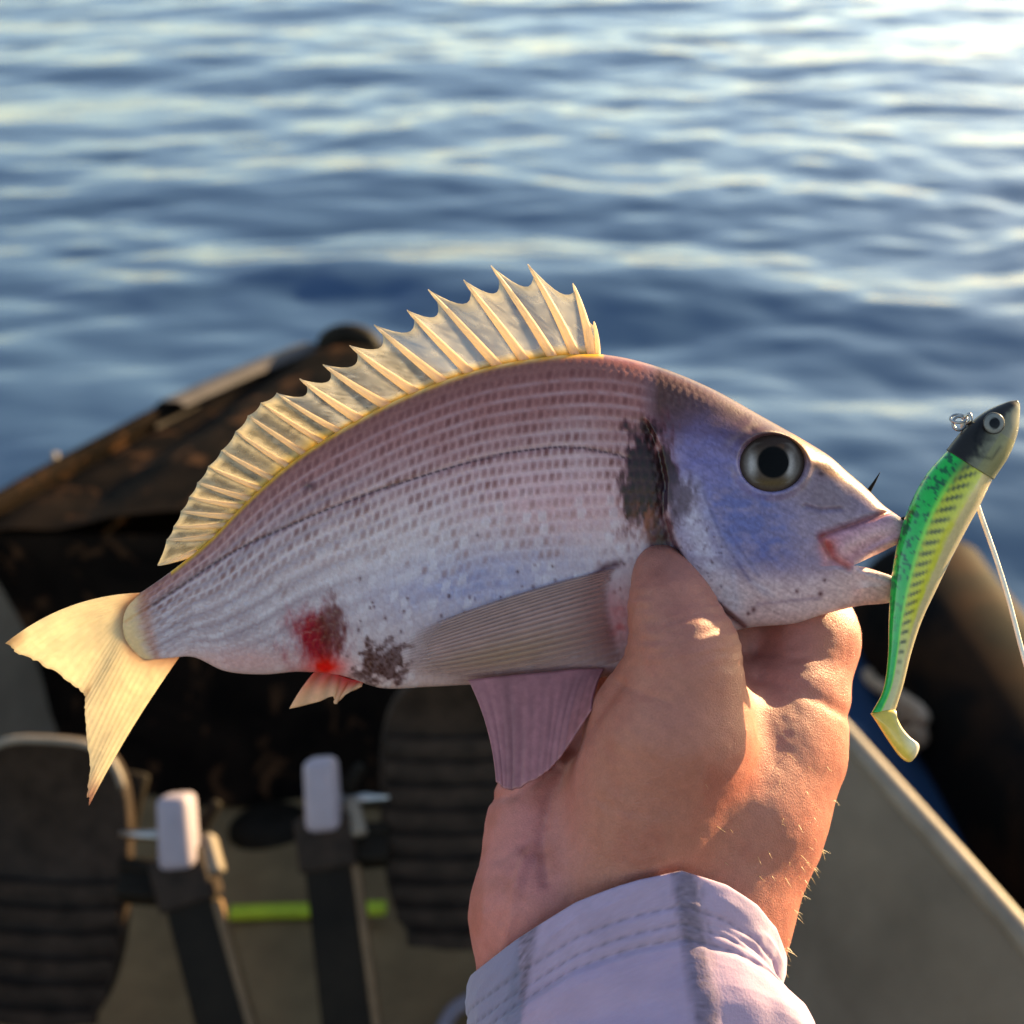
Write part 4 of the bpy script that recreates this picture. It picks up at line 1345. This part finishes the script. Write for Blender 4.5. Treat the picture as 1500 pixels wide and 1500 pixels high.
# ------------------------------------------------------------------ sleeve
def build_sleeve():
    NT, NV_ = 220, 150
    rimx = [680, 685, 760, 850, 930, 990, 1060, 1110, 1140, 1152, 1160]
    rimy = [1445, 1428, 1376, 1322, 1289, 1275, 1296, 1326, 1358, 1392, 1410]
    th = np.linspace(0, 2 * math.pi, NT, endpoint=False)          # 0 = right, pi/2 = towards the lens
    yv = np.concatenate([np.linspace(0, 260, 110), np.linspace(266, 1250, 40)])
    t = np.ones((NV_, 1)) * th[None]; dv = yv[:, None] * np.ones((1, NT))
    c, s = np.cos(t), np.sin(t)
    yr = np.interp(918 + 236 * c, rimx, rimy) + 30 * np.clip(-s, 0, 1)
    yy = yr + dv
    cx = 918.0
    xr_ = np.interp(dv, [0, 40, 66, 84, 112, 170, 400, 1250], [1153, 1149, 1141, 1160, 1192, 1226, 1290, 1500])
    xl_ = np.interp(dv, [0, 90, 260, 1250], [683, 685, 676, 720])
    kk = .5 + .5 * c
    hw = (xr_ - cx) * kk + (cx - xl_) * (1 - kk)
    hz = np.interp(dv, [0, 60, 100, 125, 220, 1250], [168, 167, 163, 172, 190, 330])
    per = 3 * np.sin(t) + 3 * np.cos(t) * .5
    g = np.clip((dv - 95) / 60, 0, 1)
    f1 = 13 * np.sin(yy / 34 + 2.2 * c + 1.3 * np.sin(t * 2)) * (.4 + .6 * VN(3 * c + 20, yy / 90, 3 * s + 20)) + 12 * (VN.fbm(3 * c + 9, yy / 60., 3 * s + 30, o=3) - .5)
    rg = 1 - np.abs(2 * VN.fbm(2.2 * c + 40, (dv + 50 * c) / 55., 2.2 * s + 12, o=3) - 1)
    f0 = 7 * (VN.fbm(2.5 * c + 40, dv / 60., 2.5 * s + 12, o=3) - .5) + 4 * (rg ** 4 - .4) * sstep(8, 30, dv)
    fold = f1 * g + f0 * (1 - g) - 2.2 * np.exp(-((dv - 52) / 4) ** 2) - 2.0 * np.exp(-((dv - 78) / 4) ** 2) - 3 * np.exp(-((dv - 100) / 6) ** 2)
    lip = -3.5 * np.exp(-(dv / 4.0))
    e = .9
    X = cx + (hw + fold + lip) * np.sign(c) * np.abs(c) ** e
    Zz = (hz + fold + lip) * np.sign(s) * np.abs(s) ** e
    sx = 1000 + (yy - 1275) * .16
    fr = s > -.2
    Zz = Zz + np.where(fr, 3.0 * np.exp(-((X - sx) / 20.) ** 6), 0)
    V = np.stack([X, yy, Zz], -1)
    n = VN.fbm(X / 40., yy / 40., Zz / 40., o=3); nf = VN(X / 2.5, yy / 2.5, Zz / 2.5)
    spk = VN(X / 3.6, yy / 3.6)
    C = np.array((.34, .25, .365)) * ((.86 + .28 * n) * (.93 + .14 * nf))[..., None]
    C = cmix(C, (.40, .255, .36), (dv > 110) * .35)
    tape = np.exp(-((X - sx) / 19.) ** 6) * fr
    C = cmix(C, (.05, .05, .085), .40 * tape) * (1 - tape * .5 * (1 - spk))[..., None]
    sx2 = 772 - (yy - 1375) * .18
    tape2 = np.exp(-((X - sx2) / 14.) ** 6) * (dv < 130) * fr
    C = C * (1 - .55 * tape2 * (1.3 - spk))[..., None]
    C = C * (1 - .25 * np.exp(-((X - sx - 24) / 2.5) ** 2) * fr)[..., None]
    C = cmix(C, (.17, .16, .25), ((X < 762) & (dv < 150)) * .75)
    for r0 in (52, 78, 98):
        C = C * (1 - .38 * np.exp(-((dv - r0) / 2.6) ** 2) * (.5 + .5 * np.sin(t * 150)))[..., None]
    C = np.clip(C, 0, 1)
    Vo = V.reshape(-1, 3)
    F = []
    for i in range(NV_ - 1):
        for j in range(NT):
            j2 = (j + 1) % NT
            F.append((i * NT + j, (i + 1) * NT + j, (i + 1) * NT + j2, i * NT + j2))
    F.append(tuple((NV_ - 1) * NT + j for j in range(NT)))
    m, nt, b = mat_base("lilac_cloth")
    at = N(nt, "ShaderNodeAttribute"); at.attribute_name = "Col"
    nt.links.new(at.outputs["Color"], b.inputs["Base Color"])
    tc = N(nt, "ShaderNodeTexCoord")
    wv = N(nt, "ShaderNodeTexNoise"); set_in(wv, Scale=1500.0, Detail=3.0)
    nt.links.new(tc.outputs["Object"], wv.inputs["Vector"])
    bp = N(nt, "ShaderNodeBump"); set_in(bp, Strength=.3, Distance=.0003)
    nt.links.new(wv.outputs[0], bp.inputs["Height"]); nt.links.new(bp.outputs[0], b.inputs["Normal"])
    set_in(b, Roughness=.8)
    b.inputs["Specular IOR Level"].default_value = .25
    b.inputs["Sheen Weight"].default_value = .25
    b.inputs["Subsurface Weight"].default_value = .08
    b.inputs["Subsurface Scale"].default_value = .002
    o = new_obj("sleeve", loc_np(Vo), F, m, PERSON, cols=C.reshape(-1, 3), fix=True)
    so = o.modifiers.new("cloth", 'SOLIDIFY'); so.thickness = .0011; so.offset = -1
build_sleeve()

# ------------------------------------------------------------------ lure
def build_lure():
    root = empty("fishing_lure", loc(1335, 780, 34), "green and yellow soft plastic fish lure with dark head hanging from the fish's mouth", "lure")
    E1 = [(1490, 586), (1474, 589), (1441, 604), (1410, 630), (1385, 660), (1355, 694), (1331, 738), (1314, 790), (1304, 850), (1301, 905), (1300, 960), (1293, 1010), (1276, 1044)]
    E2 = [(1494, 592), (1494, 606), (1491, 634), (1478, 668), (1455, 704), (1440, 735), (1420, 772), (1397, 815), (1374, 862), (1352, 908), (1336, 955), (1324, 1003), (1312, 1042)]
    ZC = 34.0
    NS_, NR = 240, 56
    u = np.linspace(0, len(E1) - 1, NS_)
    A, B = spline_at(E1, u), spline_at(E2, u)
    HEAD_U = 4.0
    def part(name, u0, u1, mat, headp):
        sel = np.where((u >= u0 - 1e-6) & (u <= u1 + 1e-6))[0]
        V, C = [], []
        for i in sel:
            a, b = A[i], B[i]
            h = np.hypot(*(b - a)) / 2
            th = h * np.interp(u[i], [0, 2, 4, 6, 9, 12], [.8, .72, .78, .82, .7, .6]) * (1.0 if headp else .965)
            for j in range(NR):
                t = 2 * math.pi * j / NR
                q = (1 - math.cos(t)) / 2
                k = 1.0 if headp else .965
                x, y = a + (b - a) * (.5 + (q - .5) * k)
                z = ZC + th * math.copysign(abs(math.sin(t)) ** .85, math.sin(t))
                V.append((x, y, z))
                n = float(VN.fbm(np.array([x / 7.]), np.array([y / 7.]), o=3)[0])
                if headp:
                    c = np.array((.014, .012, .011))
                    f = float(sstep(.36, .62, q + (n - .5) * .25))
                    c = c * (1 - f) + np.array((.15, .145, .10)) * f
                    if u[i] > 2.4 and .62 < q:
                        c = c * .35 + np.array((.20, .19, .075)) * .65
                    d, _, _ = seg_dist(np.array([x]), np.array([y]), [(1437, 618), (1428, 640), (1432, 668), (1452, 672), (1466, 655)])
                    c = c * (1 - .6 * math.exp(-(float(d[0]) / 2.5) ** 2))
                else:
                    g = np.array((.006, .40, .05)); yel = np.array((.50, .50, .02)); crm = np.array((.52, .42, .22))
                    wob = q + (n - .5) * .06
                    f1 = float(sstep(.40, .45, wob)); f2 = float(sstep(.74, .82, wob))
                    late = float(sstep(8.5, 11, u[i]))
                    c = g * (1 - f1) + (yel * (1 - late) + np.array((.5, .5, .2)) * late) * f1
                    c = c * (1 - f2) + crm * f2
                    c = c * (1 - late * .6 * f1) + crm * late * .6 * f1
                    # bright seam between back and flank
                    sm = math.exp(-((q - .39) / .035) ** 2)
                    c = c * (1 - sm * .7) + np.array((.30, .70, .05)) * sm * .7
                    # dark mottling on the back, ladder of bars on the flank
                    mt = float(sstep(.52, .66, VN.fbm(np.array([x / 5. + 30]), np.array([y / 5.]), o=2)[0])) * (q < .36) * (1 - .8 * float(sstep(7.0, 10.0, u[i])))
                    c = c * (1 - mt * .85) + np.array((.003, .045, .025)) * mt * .85
                    ph = (y * .95 + x * .25) / 13.0 + .12 * math.sin(q * 9 + y * .03)
                    bar = max(0.0, math.sin(2 * math.pi * ph) + .15) ** .8
                    win = math.exp(-((q - .56) / .13) ** 4) * (1 - float(sstep(9.6, 11, u[i])))
                    side = math.exp(-((q - (.43 if int(ph) % 2 else .57)) / .12) ** 2)
                    bb = min(1, bar * win)
                    c = c * (1 - bb * .92) + np.array((.02, .035, .01)) * bb * .92
                    top = float(1 - sstep(4.0, 5.6, u[i])) * math.exp(-((q - .42) / .12) ** 2)
                    c = c * (1 - top * .7) + np.array((.03, .05, .03)) * top * .7
                C.append(c)
        F = []
        n = len(sel)
        for i in range(n - 1):
            for j in range(NR):
                j2 = (j + 1) % NR
                F.append((i * NR + j, i * NR + j2, (i + 1) * NR + j2, (i + 1) * NR + j))
        F.append(tuple(range(NR))[::-1]); F.append(tuple((n - 1) * NR + j for j in range(NR)))
        return new_obj(name, loc_np(np.array(V)), F, mat, root, cols=np.array(C), fix=True)
    M_head = attr_mat("painted_head", rough=.35, spec=.25, bump=.05, coat=.05, fine=.08)
    M_body = attr_mat("soft_plastic", rough=.18, spec=.5, sss=.08, sss_rad=(.6, 1, .3), sss_scale=.001, bump=.1, bump_scale=900, coat=.35, fine=.08)
    head = part("head", 0, HEAD_U, M_head, True)
    part("soft_body", HEAD_U - .12, 12, M_body, False)
    def ecol(P):
        r = np.hypot(P[:, 0] - 1456, P[:, 1] - 620)
        C = np.zeros((len(P), 3)); C[:] = (.17, .17, .16)
        p = (1 - sstep(7.5, 9, np.hypot(P[:, 0] - 1457, P[:, 1] - 620)))[:, None]
        C = C * (1 - p) + np.array((.005, .005, .006)) * p
        C *= (1 - .8 * np.exp(-((r - 15.5) / 1.3) ** 2))[:, None]
        return C
    M_le = attr_mat("lure_eye", rough=.25, spec=.2, bump=0, coat=.0)
    for sg in (1, -1):
        ellipsoid("eye", 1456, 620, ZC + sg * 27, 16, 16, 5, M_le, root, ecol, 48, 24)
    # boot-shaped paddle tail
    out = [(1275, 1045), (1286, 1062), (1300, 1084), (1314, 1104), (1326, 1115), (1336, 1115), (1345, 1102), (1346, 1090), (1334, 1080), (1322, 1066), (1314, 1050), (1312, 1040), (1296, 1038)]
    oc = catmull(out + out[:1], 70)[:-1]
    ctr = oc.mean(0)
    secs, cl = [], []
    for sc, zz in ((0, -15), (.75, -15), (.93, -11), (1.0, -3), (1.0, 3), (.93, 11), (.75, 15), (0, 15)):
        for p in oc:
            q = ctr + (p - ctr) * sc
            secs.append((q[0], q[1], ZC + zz))
            f = float(sstep(1318, 1345, q[0] + (1085 - q[1]) * .4))
            cl.append(np.array((.66, .47, .07)) * (1 - f) + np.array((.72, .66, .52)) * f)
    n = len(oc); F = []
    for i in range(7):
        for j in range(n):
            j2 = (j + 1) % n
            F.append((i * n + j, i * n + j2, (i + 1) * n + j2, (i + 1) * n + j))
    new_obj("paddle_tail", loc_np(np.array(secs)), F, M_body, root, cols=np.array(cl), fix=True)
    # wire eyelet on the back of the head, with a split ring
    t = np.linspace(0, 2 * math.pi, 25)
    tube("eyelet", [loc(1407 + 9 * math.cos(a) - 2, 620 + 10 * math.sin(a), ZC + 3 * math.sin(a)) for a in t], 2.2 * PX, M_steel, root, seg=8, cap=False)
    tube("split_ring", [loc(1404 + 12 * math.cos(a), 613 + 6 * math.sin(a), ZC + 9 * math.sin(a + .6)) for a in t], 1.8 * PX, M_steel, root, seg=8, cap=False)
    tube("line_knot", catmull([loc(1412, 612, ZC), loc(1420, 606, ZC + 6), loc(1422, 616, ZC + 8), loc(1414, 622, ZC)], 16), 2.4 * PX, M_steel, root, seg=8)
    # hook: bend buried in the jaw, point through the snout
    hk = catmull([loc(1352, 735, ZC - 4), loc(1325, 760, 20), loc(1290, 762, 6), loc(1270, 742, 4), loc(1272, 722, 6), loc(1281, 706, 8), loc(1289, 692, 10)], 40)
    tube("hook", hk, [3.4 * PX] * 26 + list(np.linspace(3.6, .4, 14) * PX), M_black, root, seg=8)
build_lure()
# leader running from the eyelet behind the lure and away to the rod
M_line = simple_mat("white_line", (.72, .68, .58), .45, .4, 300, .15, .1, 900)
lp = [loc(1410, 618, 30), loc(1412, 650, 0), loc(1424, 710, -2), loc(1436, 752, 6), loc(1458, 815, 12), loc(1478, 880, 18), loc(1506, 985, 26), loc(1570, 1200, 50), loc(1680, 1560, 90)]
tag(tube("fishing_line", catmull(lp, 70), 3.4 * PX, M_line, None, seg=8), "thin pale fishing line running down from behind the lure", "line")
